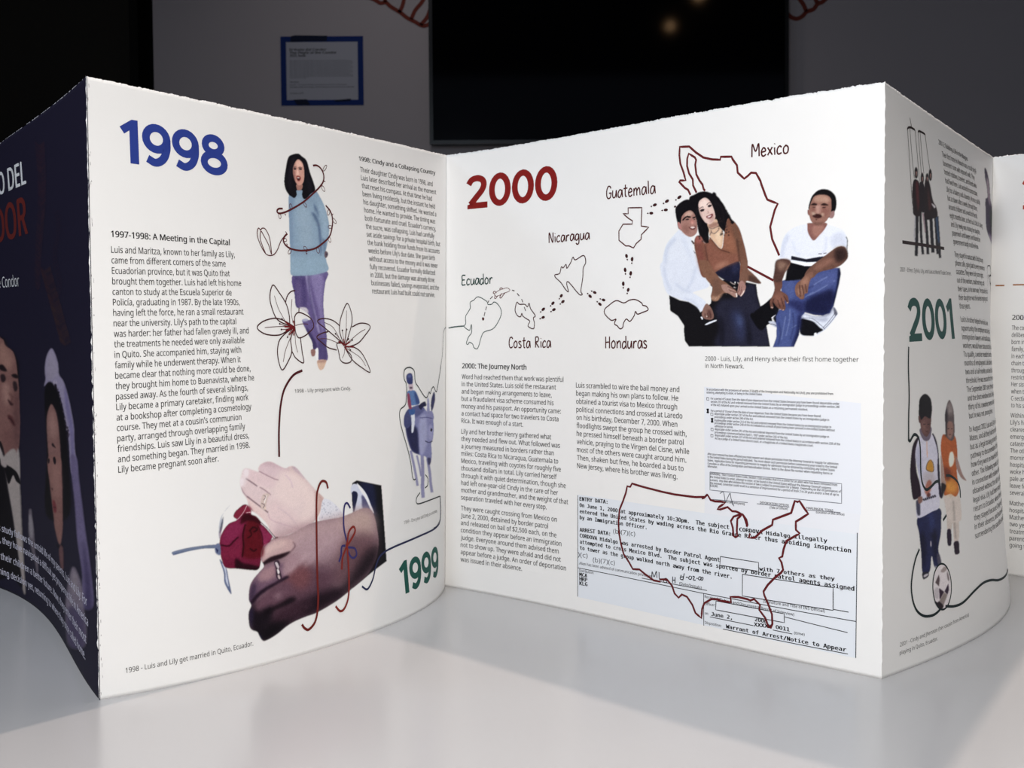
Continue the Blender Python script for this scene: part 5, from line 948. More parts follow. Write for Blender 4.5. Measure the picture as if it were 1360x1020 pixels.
A([(518, 402), (545, 390), (582, 372), (586, 395), (565, 420), (540, 422), (525, 415)], (140, 52, 58), .35); A([(530, 404), (560, 392), (574, 390), (560, 406), (540, 412)], (240, 222, 218), .3)
for i in range(40):
    x, y = random.choice([(random.uniform(640, 760), random.uniform(420, 600)), (random.uniform(440, 540), random.uniform(560, 680))]); A([(x - 9, y), (x, y - 9), (x + 9, y), (x, y + 9)], random.choice([(22, 18, 24), (70, 48, 44), (30, 26, 34)]), .5, op=.6)
for t in np.linspace(0, 1, 26):       # loose curls along the outline of her hair
    x, y = (600 + 190 * t, 165 + 300 * t ** 1.15); r = random.uniform(10, 20); A([(x - r, y), (x, y - r), (x + r, y), (x, y + r), (x - r * .8, y + r * .5)], (24, 20, 26), .5)
for t in np.linspace(0, 1, 16): x, y = (450 + 80 * t, 560 + 110 * t + random.uniform(-14, 14)); A([(x - 12, y), (x, y - 14), (x + 12, y), (x, y + 14)], (26, 21, 26), .5)
A([(430, 300), (415, 380), (440, 470), (480, 540)], (58, 48, 52), 1, inside=True, w=1.2, op=.6); A([(640, 260), (690, 340), (700, 440), (740, 520)], (64, 52, 54), 1, inside=True, w=1.2, op=.6); A([(600, 240), (640, 330), (650, 440), (690, 540)], (58, 46, 50), 1, inside=True, w=1.0, op=.6)
# left man's hand and cuff
B([(540, 490), (580, 500), (620, 570), (630, 640), (600, 665), (545, 660), (510, 640), (495, 590)], (150, 104, 90)); B([(560, 560), (600, 560), (610, 640), (570, 650)], (110, 68, 60), 1.2, inside=True)
for L in ([(560, 590), (565, 650)], [(590, 580), (598, 645)], [(530, 590), (535, 640)]): B(L, (74, 44, 42), .3, w=.7)
B([(530, 718), (580, 690), (650, 668), (660, 680), (600, 705), (545, 725)], (230, 234, 244), .3); B([(482, 635), (500, 632), (510, 660), (496, 662)], (228, 230, 240), .3); B([(545, 625), (560, 630)], (240, 226, 210), .3, w=1)
# woman's boot meets right man's dark shoe
B([(1040, 620), (1100, 590), (1170, 560), (1230, 480), (1290, 440), (1290, 640), (1240, 700), (1180, 790), (1120, 760)], (20, 19, 26), .6); B([(1100, 640), (1130, 650), (1125, 680), (1100, 680)], (58, 62, 80), 1.2, inside=True)
D([(100, 530), (170, 480), (240, 460), (300, 480), (300, 620), (230, 660), (200, 700), (100, 780), (30, 700), (20, 600)], (20, 19, 26), .5)
D([(185, 695), (240, 690), (280, 700), (280, 760), (240, 750), (200, 720)], (196, 202, 220), .4); D([(220, 650), (265, 620), (262, 632), (228, 662)], (240, 240, 246), .3); D([(190, 722), (240, 728), (270, 745)], (50, 52, 70), .3, w=.7); D([(240, 655), (280, 630), (290, 720), (250, 690)], (24, 24, 40), .5)
# right man: shoe
D([(560, 620), (600, 610), (700, 640), (800, 640), (880, 600), (925, 540), (965, 600), (960, 640), (880, 740), (820, 800), (740, 850), (700, 872), (640, 862), (545, 840)], (214, 220, 236), .4)
D([(545, 680), (620, 680), (700, 710), (760, 770), (800, 800), (740, 830), (690, 862), (545, 840)], (24, 24, 32), .5); D([(700, 835), (725, 830), (730, 862), (700, 868)], (236, 238, 244), .3)
for L in ([(960, 620), (880, 720), (810, 790)], [(945, 600), (870, 700), (800, 775)], [(570, 660), (680, 670), (770, 740), (820, 790)]): D(L, (84, 86, 112), .3, w=.6)
D([(640, 640), (760, 670), (850, 660), (840, 700), (760, 700)], (176, 182, 206), 1.2, inside=True); D([(925, 540), (968, 605), (940, 640), (925, 600)], (60, 60, 76), .6, inside=True, op=.7)
# jeans
D([(330, 240), (420, 215), (540, 225), (640, 150), (760, 130), (900, 100), (1000, 100), (1012, 160), (990, 280), (960, 400), (925, 530), (880, 610), (800, 640), (700, 630), (600, 600), (560, 640), (540, 760), (530, 850), (470, 985), (230, 985), (270, 880), (275, 760), (270, 640), (300, 580), (340, 500)], (66, 80, 148), .4, sm=False)
D([(600, 480), (750, 380), (900, 340), (940, 440), (880, 600), (780, 635), (620, 600), (580, 560)], (32, 36, 80), 2.5, inside=True)
D([(660, 200), (800, 150), (980, 120), (980, 250), (860, 330), (700, 380), (640, 300)], (78, 92, 160), 3, inside=True); D([(980, 110), (1012, 160), (985, 300), (930, 500), (915, 480), (965, 280)], (30, 34, 72), .9, inside=True)
D([(360, 240), (480, 230), (480, 420), (420, 460), (380, 400), (350, 320)], (78, 94, 160), 2.5, inside=True); D([(300, 600), (420, 540), (500, 600), (480, 800), (440, 980), (260, 980), (290, 760)], (74, 90, 158), 3, inside=True)
D([(420, 470), (560, 470), (600, 520), (560, 620), (500, 560), (430, 520)], (48, 54, 112), 2, inside=True); D([(520, 640), (560, 650), (535, 850), (470, 985), (440, 985), (500, 800)], (38, 44, 96), 1.6, inside=True)
for L in ([(640, 410), (720, 370), (860, 290)], [(380, 640), (360, 740), (330, 900)], [(430, 560), (420, 700), (380, 860)], [(450, 770), (500, 740)], [(700, 290), (780, 240), (860, 200)], [(920, 250), (950, 245)], [(600, 430), (640, 400), (700, 370)]): D(L, (132, 148, 202), .6, inside=True, w=.9, op=.8)
for L in ([(300, 700), (320, 820), (290, 960)], [(460, 600), (470, 740), (430, 900)], [(540, 250), (600, 330), (700, 300)], [(780, 400), (840, 460), (860, 560)]): D(L, (36, 42, 92), .9, inside=True, w=1.2, op=.7)
# black shirt hem and white top
C([(390, 850), (450, 880), (700, 900), (760, 880), (700, 1020), (640, 1080), (540, 1080), (380, 1090), (400, 960)], (22, 21, 28), .5, sm=False)
C([(640, 455), (560, 465), (470, 500), (400, 555), (355, 640), (330, 760), (322, 840), (440, 862), (460, 880), (650, 925), (740, 905), (850, 800), (920, 740), (990, 705), (1060, 715), (1085, 745), (1085, 620), (1050, 540), (990, 500), (870, 460), (845, 450)], (226, 230, 244), .4)
C([(330, 760), (360, 640), (410, 560), (430, 600), (380, 720), (360, 840)], (204, 212, 234), 1.6, inside=True); C([(900, 620), (960, 560), (1040, 560), (1080, 640), (1070, 720), (980, 690), (920, 720)], (206, 212, 232), 2, inside=True)
C([(850, 600), (840, 740), (800, 780)], (200, 208, 230), 1.2, inside=True, w=1.6); C([(470, 640), (500, 760), (560, 800)], (210, 218, 238), 1.5, inside=True, w=2)
C([(455, 808), (620, 848), (760, 825), (850, 815), (740, 880), (620, 880), (450, 850)], (34, 34, 50), .3, sm=False); C([(445, 862), (620, 890), (745, 880), (690, 925), (600, 925), (455, 885)], (240, 242, 250), .3, sm=False)
C([(760, 790), (800, 788)], (50, 50, 66), .25, w=.8); C([(815, 786), (850, 782)], (50, 50, 66), .25, w=.8); C([(1075, 600), (1090, 640), (1085, 740), (1095, 800)], (50, 56, 70), .4, w=.9)
# right man's arms
C([(330, 845), (440, 865), (420, 940), (380, 1000), (340, 1080), (250, 1100), (258, 1000), (290, 920)], (128, 86, 70)); C([(370, 850), (430, 870), (400, 960), (370, 950)], (172, 124, 98), 1.6, inside=True)
C([(930, 740), (990, 708), (1060, 715), (1090, 780), (1085, 850), (1000, 930), (900, 965), (760, 1000), (690, 1060), (600, 1040), (640, 960), (740, 880), (850, 800)], (120, 78, 64)); C([(950, 740), (1060, 730), (1085, 800), (1060, 860), (960, 880)], (62, 42, 40), 2.2, inside=True); C([(720, 930), (850, 850), (940, 860), (860, 920), (740, 970)], (150, 98, 80), 2, inside=True)
D([(255, 180), (340, 190), (345, 300), (330, 350), (400, 400), (418, 480), (400, 495), (370, 450), (380, 540), (360, 575), (320, 560), (300, 550), (270, 520), (240, 480), (240, 545), (215, 545), (203, 470), (240, 390), (258, 320), (248, 240)], (124, 76, 62)); D([(290, 0), (440, 10), (380, 120), (340, 240), (255, 240), (258, 120)], (96, 62, 54), .6); D([(300, 20), (400, 40), (380, 90), (320, 120)], (150, 110, 90), 2, inside=True)
D([(250, 400), (330, 370), (370, 440), (330, 500), (270, 470)], (150, 92, 74), 2, inside=True)
for L in ([(290, 450), (320, 540)], [(330, 430), (360, 530)], [(360, 410), (405, 480)], [(250, 440), (230, 500)]): D(L, (70, 38, 36), .4, w=.8)
for L in ([(215, 535), (240, 540)], [(315, 560), (330, 562)], [(345, 568), (360, 566)], [(395, 490), (408, 480)]): D(L, (226, 190, 176), .4, w=1.0)
D([(560, 230), (620, 170), (680, 140), (700, 180), (660, 240), (640, 320), (630, 380), (600, 390), (590, 440), (560, 450), (530, 430), (500, 400), (488, 330), (510, 270)], (140, 92, 74)); D([(560, 240), (640, 190), (640, 260), (580, 300)], (172, 116, 92), 1.8, inside=True)
for L in ([(540, 290), (550, 420)], [(570, 290), (590, 400)], [(605, 280), (622, 370)]): D(L, (78, 44, 40), .4, w=.9)
for L in ([(525, 330), (535, 400)], [(560, 320), (575, 390)]): D(L, (190, 136, 108), .7, w=1.0, op=.8)
# right man's head
C([(640, 460), (655, 440), (850, 440), (840, 500), (770, 580), (708, 638), (660, 580), (640, 520)], (150, 92, 82), .4); C([(700, 480), (820, 470), (800, 540), (720, 600)], (176, 116, 100), 1.5, inside=True)
C([(655, 280), (670, 200), (700, 130), (760, 75), (820, 58), (890, 70), (950, 120), (972, 190), (965, 280), (930, 340), (880, 380), (700, 300)], (26, 23, 27))
C([(900, 320), (945, 305), (948, 350), (925, 388), (895, 388), (885, 350)], (160, 116, 112)); C([(643, 295), (660, 290), (670, 340), (655, 355), (643, 325)], (150, 84, 76))
C([(672, 240), (700, 170), (740, 130), (850, 125), (910, 170), (915, 260), (905, 330), (870, 400), (820, 450), (750, 465), (690, 430), (662, 360), (660, 300)], (160, 106, 90))
C([(720, 160), (780, 130), (860, 140), (900, 190), (860, 210), (740, 200)], (190, 140, 116), 1.5, inside=True); C([(730, 250), (790, 240), (800, 300), (770, 340), (740, 330)], (188, 136, 120), 1.2, inside=True); C([(800, 270), (880, 290), (870, 360), (810, 360)], (150, 90, 78), 2, inside=True, op=.7); C([(690, 260), (730, 270), (730, 310), (690, 310)], (142, 86, 74), 1.2, inside=True, op=.7)
C([(680, 235), (715, 215), (750, 225), (745, 240), (700, 240)], (60, 36, 34), .4); C([(795, 235), (835, 218), (880, 240), (850, 245), (810, 242)], (60, 36, 34), .4); C([(700, 262), (735, 262)], (66, 36, 36), .3, w=.9); C([(810, 268), (850, 266)], (66, 36, 36), .3, w=.9)
C([(700, 355), (740, 338), (800, 350), (805, 370), (780, 385), (740, 385), (712, 375)], (72, 34, 34), .5); C([(730, 395), (750, 395), (745, 415)], (80, 44, 40), .6); C([(690, 320), (720, 320), (730, 345), (700, 350)], (214, 186, 160), 1, inside=True, op=.7); C([(800, 330), (830, 335), (820, 370), (800, 360)], (206, 170, 140), 1, inside=True, op=.7)
C([(700, 430), (760, 440), (820, 430), (780, 462), (730, 462)], (112, 74, 62), 1.2, inside=True, op=.8)
picture('picture', P00, cv, pg00, 'printed cut-out of a woman seated between two men', gain=.93, step=.00105, sat=.70)

# --- four people before the two towers (page 2001)
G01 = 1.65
cv = Canvas(1208, 225, 1256, 356); p = cz(q4)(cv)
for L, w in (([(172, 600), (168, 760), (162, 890)], 4.2), ([(192, 600), (195, 760), (205, 880)], 3.4), ([(222, 620), (232, 760), (236, 880)], 3.8), ([(258, 640), (262, 760), (268, 870)], 4.4), ([(285, 620), (292, 760), (298, 880)], 3.6), ([(298, 640), (306, 780), (312, 905)], 3.2)): p(L, (26, 24, 36), .4, w=w)
p([(300, 580), (305, 700), (312, 800), (300, 800), (290, 700), (285, 600)], (44, 72, 104), .8, inside=True)
p([(150, 420), (165, 405), (188, 430), (198, 520), (196, 630), (150, 630), (144, 560), (142, 480)], (36, 22, 28)); p([(188, 440), (205, 425), (220, 450), (235, 560), (225, 610), (195, 600)], (30, 22, 32)); p([(222, 430), (240, 400), (255, 440), (268, 520), (280, 560), (292, 580), (300, 640), (255, 660), (230, 660), (215, 620)], (34, 22, 30))
p([(165, 440), (180, 430), (186, 560), (175, 600)], (84, 30, 36), .8, inside=True); p([(240, 450), (250, 500), (262, 580), (245, 600)], (70, 34, 36), 1, inside=True); p([(262, 560), (275, 565), (290, 580), (280, 590)], (180, 176, 180), .5, inside=True)
for x, y, w, h_ in ((169, 365, 10, 36), (207, 400, 9, 36), (238, 400, 9, 32), (258, 380, 9, 38)):
    p([(x, y - h_), (x + w, y - h_ * .5), (x + w, y + h_ * .6), (x, y + h_), (x - w, y + h_ * .6), (x - w, y - h_ * .5)], (28, 22, 28), .35); p([(x, y - h_ * .3), (x + w * .6, y), (x, y + h_ * .7), (x - w * .4, y)], (150, 112, 104), .4)
p([(160, 640), (152, 760), (158, 800)], (150, 150, 160), .4, w=1.0); p([(208, 620), (222, 740)], (150, 120, 130), .5, w=1.6)
picture('picture', P01, cv, pg01, 'small printed cut-out of four people in dark clothes', gain=G01, step=.0011, step_s=.002)

# --- boy and girl with a ball (page 2001)
cv = Canvas(1203, 524, 1284, 826); p = cz(z2)(cv); b2 = cz(z3)(cv)
b2([(180, 100), (375, 20), (390, 150), (385, 250), (370, 330), (362, 400), (385, 520), (350, 560), (320, 540), (300, 450), (288, 560), (270, 600), (215, 600), (205, 420), (190, 250)], (34, 38, 76)); b2([(292, 310), (300, 330), (298, 370), (290, 350)], (190, 180, 180), .4)
b2([(200, 250), (240, 260), (250, 420), (230, 540), (212, 540)], (24, 24, 52), 2, inside=True); b2([(300, 200), (340, 220), (350, 400), (330, 480)], (22, 22, 48), 2, inside=True); b2([(280, 80), (310, 60), (330, 160), (300, 250)], (44, 52, 100), 2, inside=True)
b2([(215, 600), (268, 595), (270, 630), (240, 655), (218, 655)], (40, 38, 50)); b2([(225, 625), (260, 608), (268, 618), (235, 642)], (170, 166, 172), .5); b2([(350, 430), (372, 440), (386, 510), (365, 540), (350, 500)], (70, 66, 84), .6); b2([(325, 540), (350, 545), (340, 575)], (150, 146, 150), .6)
# girl
b2([(440, 40), (430, 0), (560, 0), (550, 120), (552, 250), (540, 320), (505, 320), (495, 160), (480, 220), (445, 218)], (176, 164, 156)); b2([(500, 60), (510, 160), (520, 300)], (140, 128, 122), .8, inside=True, w=1.6); b2([(443, 222), (478, 220), (480, 340), (462, 362), (444, 340)], (40, 26, 50)); b2([(503, 330), (545, 322), (552, 400), (548, 432), (512, 438), (503, 380)], (40, 26, 44))
p([(395, 790), (510, 800), (535, 900), (530, 1020), (430, 1020), (405, 900)], (184, 172, 164)); p([(470, 850), (480, 1020)], (140, 130, 124), 1, w=1.6)
p([(385, 300), (410, 285), (490, 300), (510, 400), (512, 500), (505, 600), (515, 700), (520, 770), (490, 815), (450, 790), (395, 800), (400, 700), (390, 560), (375, 460), (372, 380)], (164, 78, 34)); p([(400, 640), (440, 650), (500, 700), (510, 760), (470, 790), (410, 770)], (196, 126, 44), 3, inside=True); p([(400, 560), (450, 600), (440, 680), (400, 660)], (110, 48, 30), 2, inside=True)
p([(450, 440), (475, 440), (485, 500), (470, 550), (445, 560), (438, 500)], (206, 196, 180), .6); p([(372, 460), (392, 560), (400, 660), (412, 700), (385, 740), (370, 690), (368, 560)], (148, 122, 112)); p([(495, 470), (520, 520), (540, 590), (560, 640), (585, 680), (560, 672), (530, 640), (500, 560)], (140, 110, 102)); p([(372, 700), (412, 720), (395, 780), (375, 830), (368, 780)], (36, 26, 32), .6)
p([(412, 200), (410, 120), (430, 30), (450, -5), (470, 30), (485, 90), (490, 200), (488, 300), (470, 340), (440, 330), (415, 290)], (86, 74, 76)); p([(440, 10), (465, 20), (480, 100), (440, 120), (425, 80)], (130, 118, 116), 2.5, inside=True); p([(425, 200), (445, 175), (475, 190), (480, 260), (460, 320), (435, 310), (422, 260)], (132, 96, 86), .6); p([(430, 240), (445, 238)], (40, 28, 32), .4, w=.9); p([(460, 240), (474, 240)], (40, 28, 32), .4, w=.9); p([(440, 285), (462, 285), (452, 295)], (80, 40, 40), .4); p([(405, 120), (420, 60), (432, 120), (420, 300), (408, 280)], (44, 36, 44), 1.2, inside=True)
# boy
p([(190, 300), (150, 340), (125, 420), (108, 600), (115, 720), (130, 828), (165, 830), (200, 800), (190, 700), (165, 600), (160, 480), (180, 380)], (40, 22, 40)); p([(300, 280), (330, 320), (350, 420), (358, 560), (365, 700), (378, 800), (370, 830), (345, 780), (340, 600), (320, 440)], (34, 26, 50))
p([(200, 300), (250, 345), (295, 285), (325, 350), (345, 450), (340, 600), (350, 760), (352, 900), (290, 940), (165, 990), (165, 850), (200, 800), (175, 600), (155, 480), (165, 380)], (176, 174, 190)); p([(170, 400), (200, 420), (210, 620), (190, 640), (165, 520)], (150, 150, 174), 2, inside=True); p([(220, 620), (300, 600), (320, 700), (240, 720)], (160, 152, 160), 2, inside=True)
p([(280, 500), (300, 520), (305, 600), (250, 588), (255, 530)], (176, 120, 36), .5); p([(280, 500), (305, 530), (306, 598), (250, 586), (252, 540), (275, 503)], (60, 44, 40), .3, w=.6, inside=True); p([(253, 345), (256, 480)], (190, 140, 110), .4, w=.9); p([(250, 690), (275, 670), (290, 700), (280, 760), (250, 800), (230, 760)], (150, 90, 76), .8); p([(260, 780), (280, 790), (270, 815), (245, 810)], (96, 50, 48), .6)
for i in range(7): p([(215 + i * 16, 830 - i * 5), (228 + i * 16, 845 - i * 5)], (44, 40, 56), .3, w=2.0)
p([(155, 850), (185, 850), (190, 960), (165, 960)], (60, 60, 80), .6); p([(170, 820), (205, 810), (210, 850), (180, 870)], (120, 84, 76), .5)
p([(196, 270), (205, 230), (290, 220), (290, 290), (270, 335), (230, 335)], (96, 84, 100)); p([(205, 130), (290, 110), (285, 240), (260, 300), (230, 290), (205, 230)], (92, 62, 60)); p([(215, 180), (245, 180), (245, 270), (225, 260)], (120, 84, 78), 1.8, inside=True)
p([(190, 60), (200, -20), (245, -60), (290, -20), (302, 60), (295, 130), (280, 150), (240, 130), (210, 160), (190, 130)], (22, 18, 26)); p([(185, 130), (200, 130), (205, 185), (190, 180)], (84, 52, 52)); p([(225, 198), (245, 200)], (34, 22, 28), .4, w=1.0); p([(262, 200), (280, 198)], (34, 22, 28), .4, w=1.0); p([(240, 255), (268, 255), (256, 264)], (66, 34, 36), .4)
# ball
ell = lambda cx, cy, rx, ry: [(cx + rx * math.cos(t), cy + ry * math.sin(t)) for t in np.linspace(0, 2 * math.pi, 20, endpoint=False)]
b2(ell(388, 728, 82, 205), (186, 178, 180)); b2([(380, 590), (410, 550), (440, 560), (420, 590), (400, 600)], (140, 126, 124), .5); b2([(330, 690), (362, 620), (370, 660), (362, 725)], (84, 68, 72), .4, sm=False); b2([(362, 740), (408, 775), (368, 850)], (50, 30, 50), .4, sm=False); b2([(412, 772), (448, 700), (450, 760), (438, 800)], (50, 32, 52), .4, sm=False); b2([(405, 780), (438, 800), (400, 900), (362, 860)], (120, 108, 104), .6, sm=False)
b2([(320, 860), (350, 870), (362, 860), (400, 900), (380, 932), (340, 905)], (44, 34, 40), .4); b2([(438, 590), (455, 650), (450, 680), (438, 640)], (110, 98, 100), .5); b2([(312, 770), (350, 735), (362, 800), (350, 840), (320, 820)], (160, 152, 156), .8, inside=True)
n0 = len(cv.rgb)
picture('picture', P01, cv, pg01, 'printed cut-out of a boy and a girl running behind a ball', gain=G01, step=.0011, step_s=.0018)
strokes('ball_outline', P01, [(z3(ell(388, 728, 84, 207)), None, True)], DG, 0.0034, pg01, off=0.0006)

# --- purple figure near the far fold (page 2001)
cv = Canvas(1309, 228, 1326, 352); p = cz(Z(1280, 200, 8.5))(cv)
p([(268, 280), (280, 275), (300, 330), (320, 450), (330, 620), (345, 720), (352, 900), (362, 1020), (370, 1150), (375, 1240), (355, 1200), (320, 1080), (290, 1000), (275, 900), (272, 700), (275, 620), (296, 600), (290, 480), (272, 380)], (52, 40, 66)); p([(290, 380), (310, 420), (325, 600), (330, 700), (310, 640), (295, 500)], (150, 134, 140), 1, inside=True); p([(330, 720), (345, 800), (360, 1100), (340, 1000), (325, 860)], (44, 60, 48), 1, inside=True)
p([(300, 1000), (345, 1080), (362, 1180), (330, 1100)], (140, 128, 150), 1, inside=True)
picture('picture', P01, cv, pg01, 'sliver of a printed figure in purple beside the fold', gain=G01, step=.0011, step_s=.002)
cv = Canvas(1326, 548, 1334, 600); p = cz(Z(1270, 540, 4.857))(cv); p([(290, 50), (298, 70), (300, 150), (304, 200), (302, 275), (294, 270), (292, 160), (284, 80)], (44, 36, 52))
picture('picture', P01, cv, pg01, 'narrow dark printed sliver low beside the fold', gain=G01, step=.0011, step_s=.002)

# --- cover: bridal couple, plumes
cv = Canvas(-14, 95, 126, 925, bg=None); c4 = cz(Z(0, 420, 5.1))(cv); c5 = cz(Z(0, 600, 5.1))(cv); c2 = cz(Z(0, 190, 4.246))(cv)
c4([(-80, 100), (0, 90), (40, 110), (60, 160), (95, 190), (120, 250), (130, 330), (120, 900), (80, 960), (-80, 960)], (24, 18, 24), 1.2)
c4([(-80, 105), (20, 105), (40, 150), (90, 190), (110, 250), (120, 330), (128, 440), (130, 560), (132, 660), (128, 780), (118, 860), (90, 920), (60, 960), (30, 900), (0, 800), (-80, 740)], (140, 92, 84), .6)
c4([(0, 130), (60, 180), (90, 260), (60, 320), (0, 280)], (168, 116, 100), 3, inside=True); c4([(20, 400), (60, 420), (70, 520), (40, 560), (20, 500)], (172, 122, 108), 3, inside=True); c4([(100, 470), (128, 500), (128, 760), (100, 860), (85, 700)], (112, 70, 68), 3, inside=True); c4([(30, 700), (80, 740), (90, 840), (60, 920), (20, 820)], (132, 84, 78), 3, inside=True)
c4([(-10, 290), (20, 280), (48, 320), (30, 325), (0, 312)], (40, 26, 30), .8); c4([(78, 350), (110, 345), (128, 370), (100, 372)], (40, 26, 30), .8); c4([(5, 350), (28, 345), (40, 380), (22, 400), (8, 385)], (58, 38, 42), .8); c4([(88, 400), (108, 395), (120, 440), (104, 465), (92, 440)], (58, 38, 42), .8)
c4([(50, 515), (70, 530), (90, 550), (70, 556)], (66, 36, 38), .8); c4([(48, 625), (70, 625), (90, 660), (98, 700), (70, 670)], (96, 46, 48), 1); c4([(52, 640), (75, 655), (95, 690)], (60, 30, 34), .5, w=.8); c4([(60, 470), (80, 500), (76, 540)], (110, 64, 60), 1.5, inside=True, w=2)
c4([(105, 880), (125, 900), (120, 1100), (70, 1100), (40, 1000), (0, 850), (-80, 760), (-80, 1300), (40, 1300)], (172, 156, 150), .8)
c5([(-80, 100), (0, 0), (100, -60), (125, 200), (132, 420), (140, 620), (148, 800), (150, 920), (130, 850), (100, 640), (70, 400), (40, 200), (0, 60)], (168, 152, 144), .9); c5([(-80, 60), (10, 20), (45, 210), (80, 440), (110, 680), (130, 870), (60, 800), (-80, 760)], (18, 14, 22), .9)
c5([(10, 20), (45, 45), (70, 60), (110, 100), (130, 170), (100, 150), (80, 110), (50, 170), (30, 100), (20, 60)], (16, 12, 18), .6); c5([(0, 0), (40, 30), (30, 60), (0, 40)], (170, 152, 146), .8)
# bride
c4([(300, 430), (310, 380), (305, 320), (318, 230), (350, 175), (375, 210), (395, 280), (400, 350), (430, 400), (455, 480), (480, 600), (497, 720), (500, 850), (515, 1020), (475, 1020), (460, 800), (440, 660), (410, 520), (370, 430), (330, 410)], (150, 136, 166), .7)
c4([(318, 250), (350, 185), (385, 260), (395, 350), (340, 390), (312, 370)], (158, 144, 166), 2, inside=True)
c4([(440, 420), (475, 600), (495, 740), (495, 1020), (480, 1020), (470, 760), (440, 560)], (122, 110, 156), 1.2, inside=True)
for i in range(60):
    t = random.random(); x, y = 370 + 90 * t + random.uniform(-14, 10), 400 + 380 * t + random.uniform(-14, 14); c4([(x - 7, y), (x, y - 9), (x + 7, y), (x, y + 9)], random.choice([(28, 20, 32), (176, 160, 176), (60, 48, 64)]), .5, op=.7)
c5([(470, 0), (512, 0), (525, 140), (545, 320), (565, 500), (590, 700), (612, 1000), (530, 1000), (540, 800), (510, 560), (495, 300)], (112, 98, 138), .9); c5([(545, 560), (575, 700), (600, 900), (612, 1300), (540, 1300), (555, 900)], (70, 58, 100), 2.5, inside=True)
c4([(300, 560), (305, 440), (340, 400), (380, 450), (410, 540), (440, 700), (455, 900), (460, 1300), (300, 1300), (310, 900)], (18, 14, 22), .9)
c4([(345, 550), (325, 590), (312, 660), (315, 800), (320, 900), (325, 1030), (400, 1030), (405, 880), (398, 760), (385, 640), (368, 580)], (146, 98, 90), .8)
c5([(318, 0), (330, 200), (345, 350), (360, 480), (385, 580), (400, 560), (412, 440), (415, 260), (410, 100), (402, 0)], (150, 98, 88), .8); c4([(340, 600), (370, 640), (380, 760), (340, 780), (325, 700)], (170, 120, 108), 3, inside=True); c5([(350, 20), (395, 60), (400, 200), (370, 260), (345, 180)], (166, 112, 100), 3, inside=True)
c4([(345, 830), (352, 815), (372, 850), (365, 846)], (46, 30, 34), .6); c4([(352, 920), (365, 910), (372, 945), (362, 960)], (34, 22, 30), .6); c4([(318, 920), (328, 925), (326, 950), (318, 950)], (40, 26, 32), .6); c5([(335, 200), (350, 205), (345, 220)], (80, 44, 44), .7); c5([(345, 290), (360, 290), (372, 350), (362, 372), (350, 350)], (134, 52, 56), .7); c5([(350, 330), (368, 335)], (60, 26, 34), .5, w=.9)
c5([(370, 575), (388, 600), (408, 580), (410, 600), (388, 612), (372, 600)], (20, 14, 22), .6); c5([(385, 612), (408, 600), (412, 740), (395, 740)], (120, 76, 76), .9)
c5([(185, 350), (200, 345), (205, 390), (215, 470), (220, 560), (222, 640), (240, 700), (236, 800), (220, 700), (195, 600), (180, 500), (182, 400)], (122, 108, 118), .8, op=.8); c5([(180, 400), (200, 380), (212, 460), (205, 540), (188, 520)], (158, 146, 150), 1.2, inside=True)
c5([(478, 738), (510, 790), (540, 900), (545, 1020), (560, 1150), (545, 1280), (440, 1260), (425, 1020), (435, 900), (455, 800)], (128, 112, 128), 1.2, noise=.03); c5([(478, 760), (500, 800), (505, 900), (470, 900)], (146, 130, 136), 2, inside=True)
c5([(440, 1020), (545, 1060), (560, 1300), (600, 1500), (470, 1400), (430, 1250)], (84, 70, 104), 2.5, inside=True)
c5([(290, 540), (320, 560), (330, 800), (380, 1100), (340, 1050), (300, 900)], (34, 26, 52), 3)
# plumes
for i in range(70):
    t = i / 69; x = 57 + 3 * math.sin(t * 5) - 2 * t; y = 185 + 190 * t
    for s in (-1, 1): cv.put([(x, y), (x + s * (6.5 - 2.5 * t), y - 6), (x + s * (6 - 2.5 * t), y - 4.6), (x, y + 1.2)], random.choice([(78, 34, 34), (84, 42, 30), (60, 30, 38)]), .35, sm=False, op=.5)
for i in range(60):
    t = i / 59; x = 62 + 26 * t; y = 350 + 100 * t
    for s in (-1, 1): cv.put([(x, y), (x + s * 7, y - 5), (x + s * 7, y - 3.4), (x, y + 1.2)], random.choice([(74, 40, 34), (78, 48, 30), (56, 32, 36)]), .35, sm=False, op=.45)
for i in range(24):
    t = i / 23; x = 78 + 3 * math.sin(t * 9); y = 275 + 110 * t; cv.put([(x - 3, y), (x + 3, y - 4), (x + 3, y - 3), (x - 3, y + 1)], (60, 30, 42), .4, sm=False, op=.4)
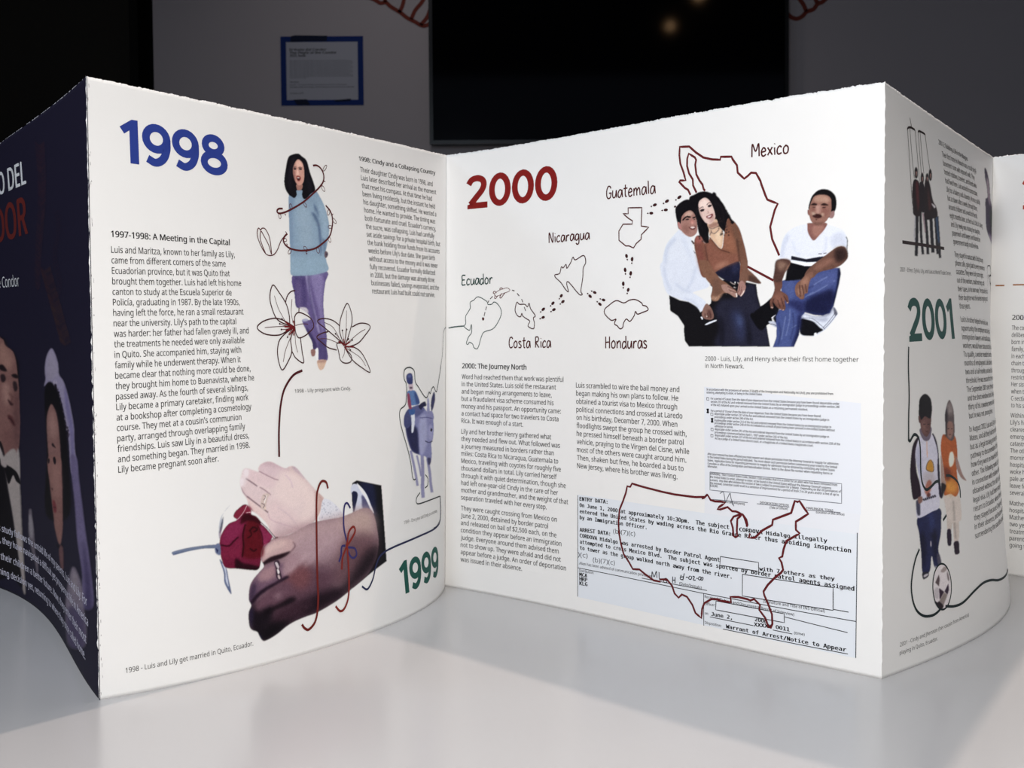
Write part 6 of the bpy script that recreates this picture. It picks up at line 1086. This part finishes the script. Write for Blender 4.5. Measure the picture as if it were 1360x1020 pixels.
picture('picture', PCV, cv, cover, 'printed bridal couple and rust red plumes on the dark cover', gain=1.3, sat=.72, paper=COVER_C, m=M_PRINT_DARK, step=.0016, step_s=.0022, grain=.006)
# worn paper showing along the fold between cover and first page
V, F = [], []
for i in range(60):
    z0_ = random.random() * .99; n = random.randint(5, 9); c0 = random.uniform(-.003, .0022); h_ = random.uniform(.001, .006); w_ = random.uniform(.0003, .0007)
    pts = [(c0 + w_ * math.cos(t) * random.uniform(.5, 1), min(max(z0_ + h_ * math.sin(t) * random.uniform(.6, 1), .001), .999)) for t in np.linspace(0, 2 * math.pi, n, endpoint=False)]
    F.append(tuple(range(len(V), len(V) + n))); V += pts
V = np.array(V); o = mesh('fold_wear', P98.pos(V[:, 0] + .0035, V[:, 1], .0003) * H, F, ink((118, 106, 116), .8), pg98); o['label'] = 'dark flecks where the fold is worn'; o['kind'] = 'stuff'
# the white core of the torn cover showing along its top edge, and torn tufts down the fold
V, F = [], []; x = 0.0
while x < 1.04:
    w_ = random.uniform(.004, .02); t = random.uniform(.0006, .0016)
    if random.random() < .7:
        n = len(V); V += [(x, 1.0004 - t), (x + w_, 1.0004 - t * random.uniform(.5, 1)), (x + w_, 1.0006), (x, 1.0006)]; F.append((n, n + 1, n + 2, n + 3))
    x += w_ + random.uniform(0, .006)
V = np.array(V); o = mesh('torn_edge', PCV.pos(V[:, 0], V[:, 1], .0005) * H, F, ink((190, 188, 196), 1.0), cover); o['label'] = 'torn white rim along the top'; o['kind'] = 'stuff'
V, F = [], []
for i in range(120):
    z0_ = random.random() * .985; h_ = random.uniform(.002, .009); w_ = random.uniform(.0008, .0034); n = len(V)
    V += [(Page.W - w_, z0_ + h_ * .5), (Page.W - w_ * .4, z0_), (Page.W + .0006, z0_), (Page.W + .0006, z0_ + h_), (Page.W - w_ * .6, z0_ + h_)]; F.append(tuple(range(n, n + 5)))
V = np.array(V); o = mesh('torn_edge', PCV.pos(V[:, 0], V[:, 1], .0006) * H, F, ink((250, 246, 246), 1.5), cover); o['label'] = 'torn white tufts down the fold beside page 1998'; o['kind'] = 'stuff'
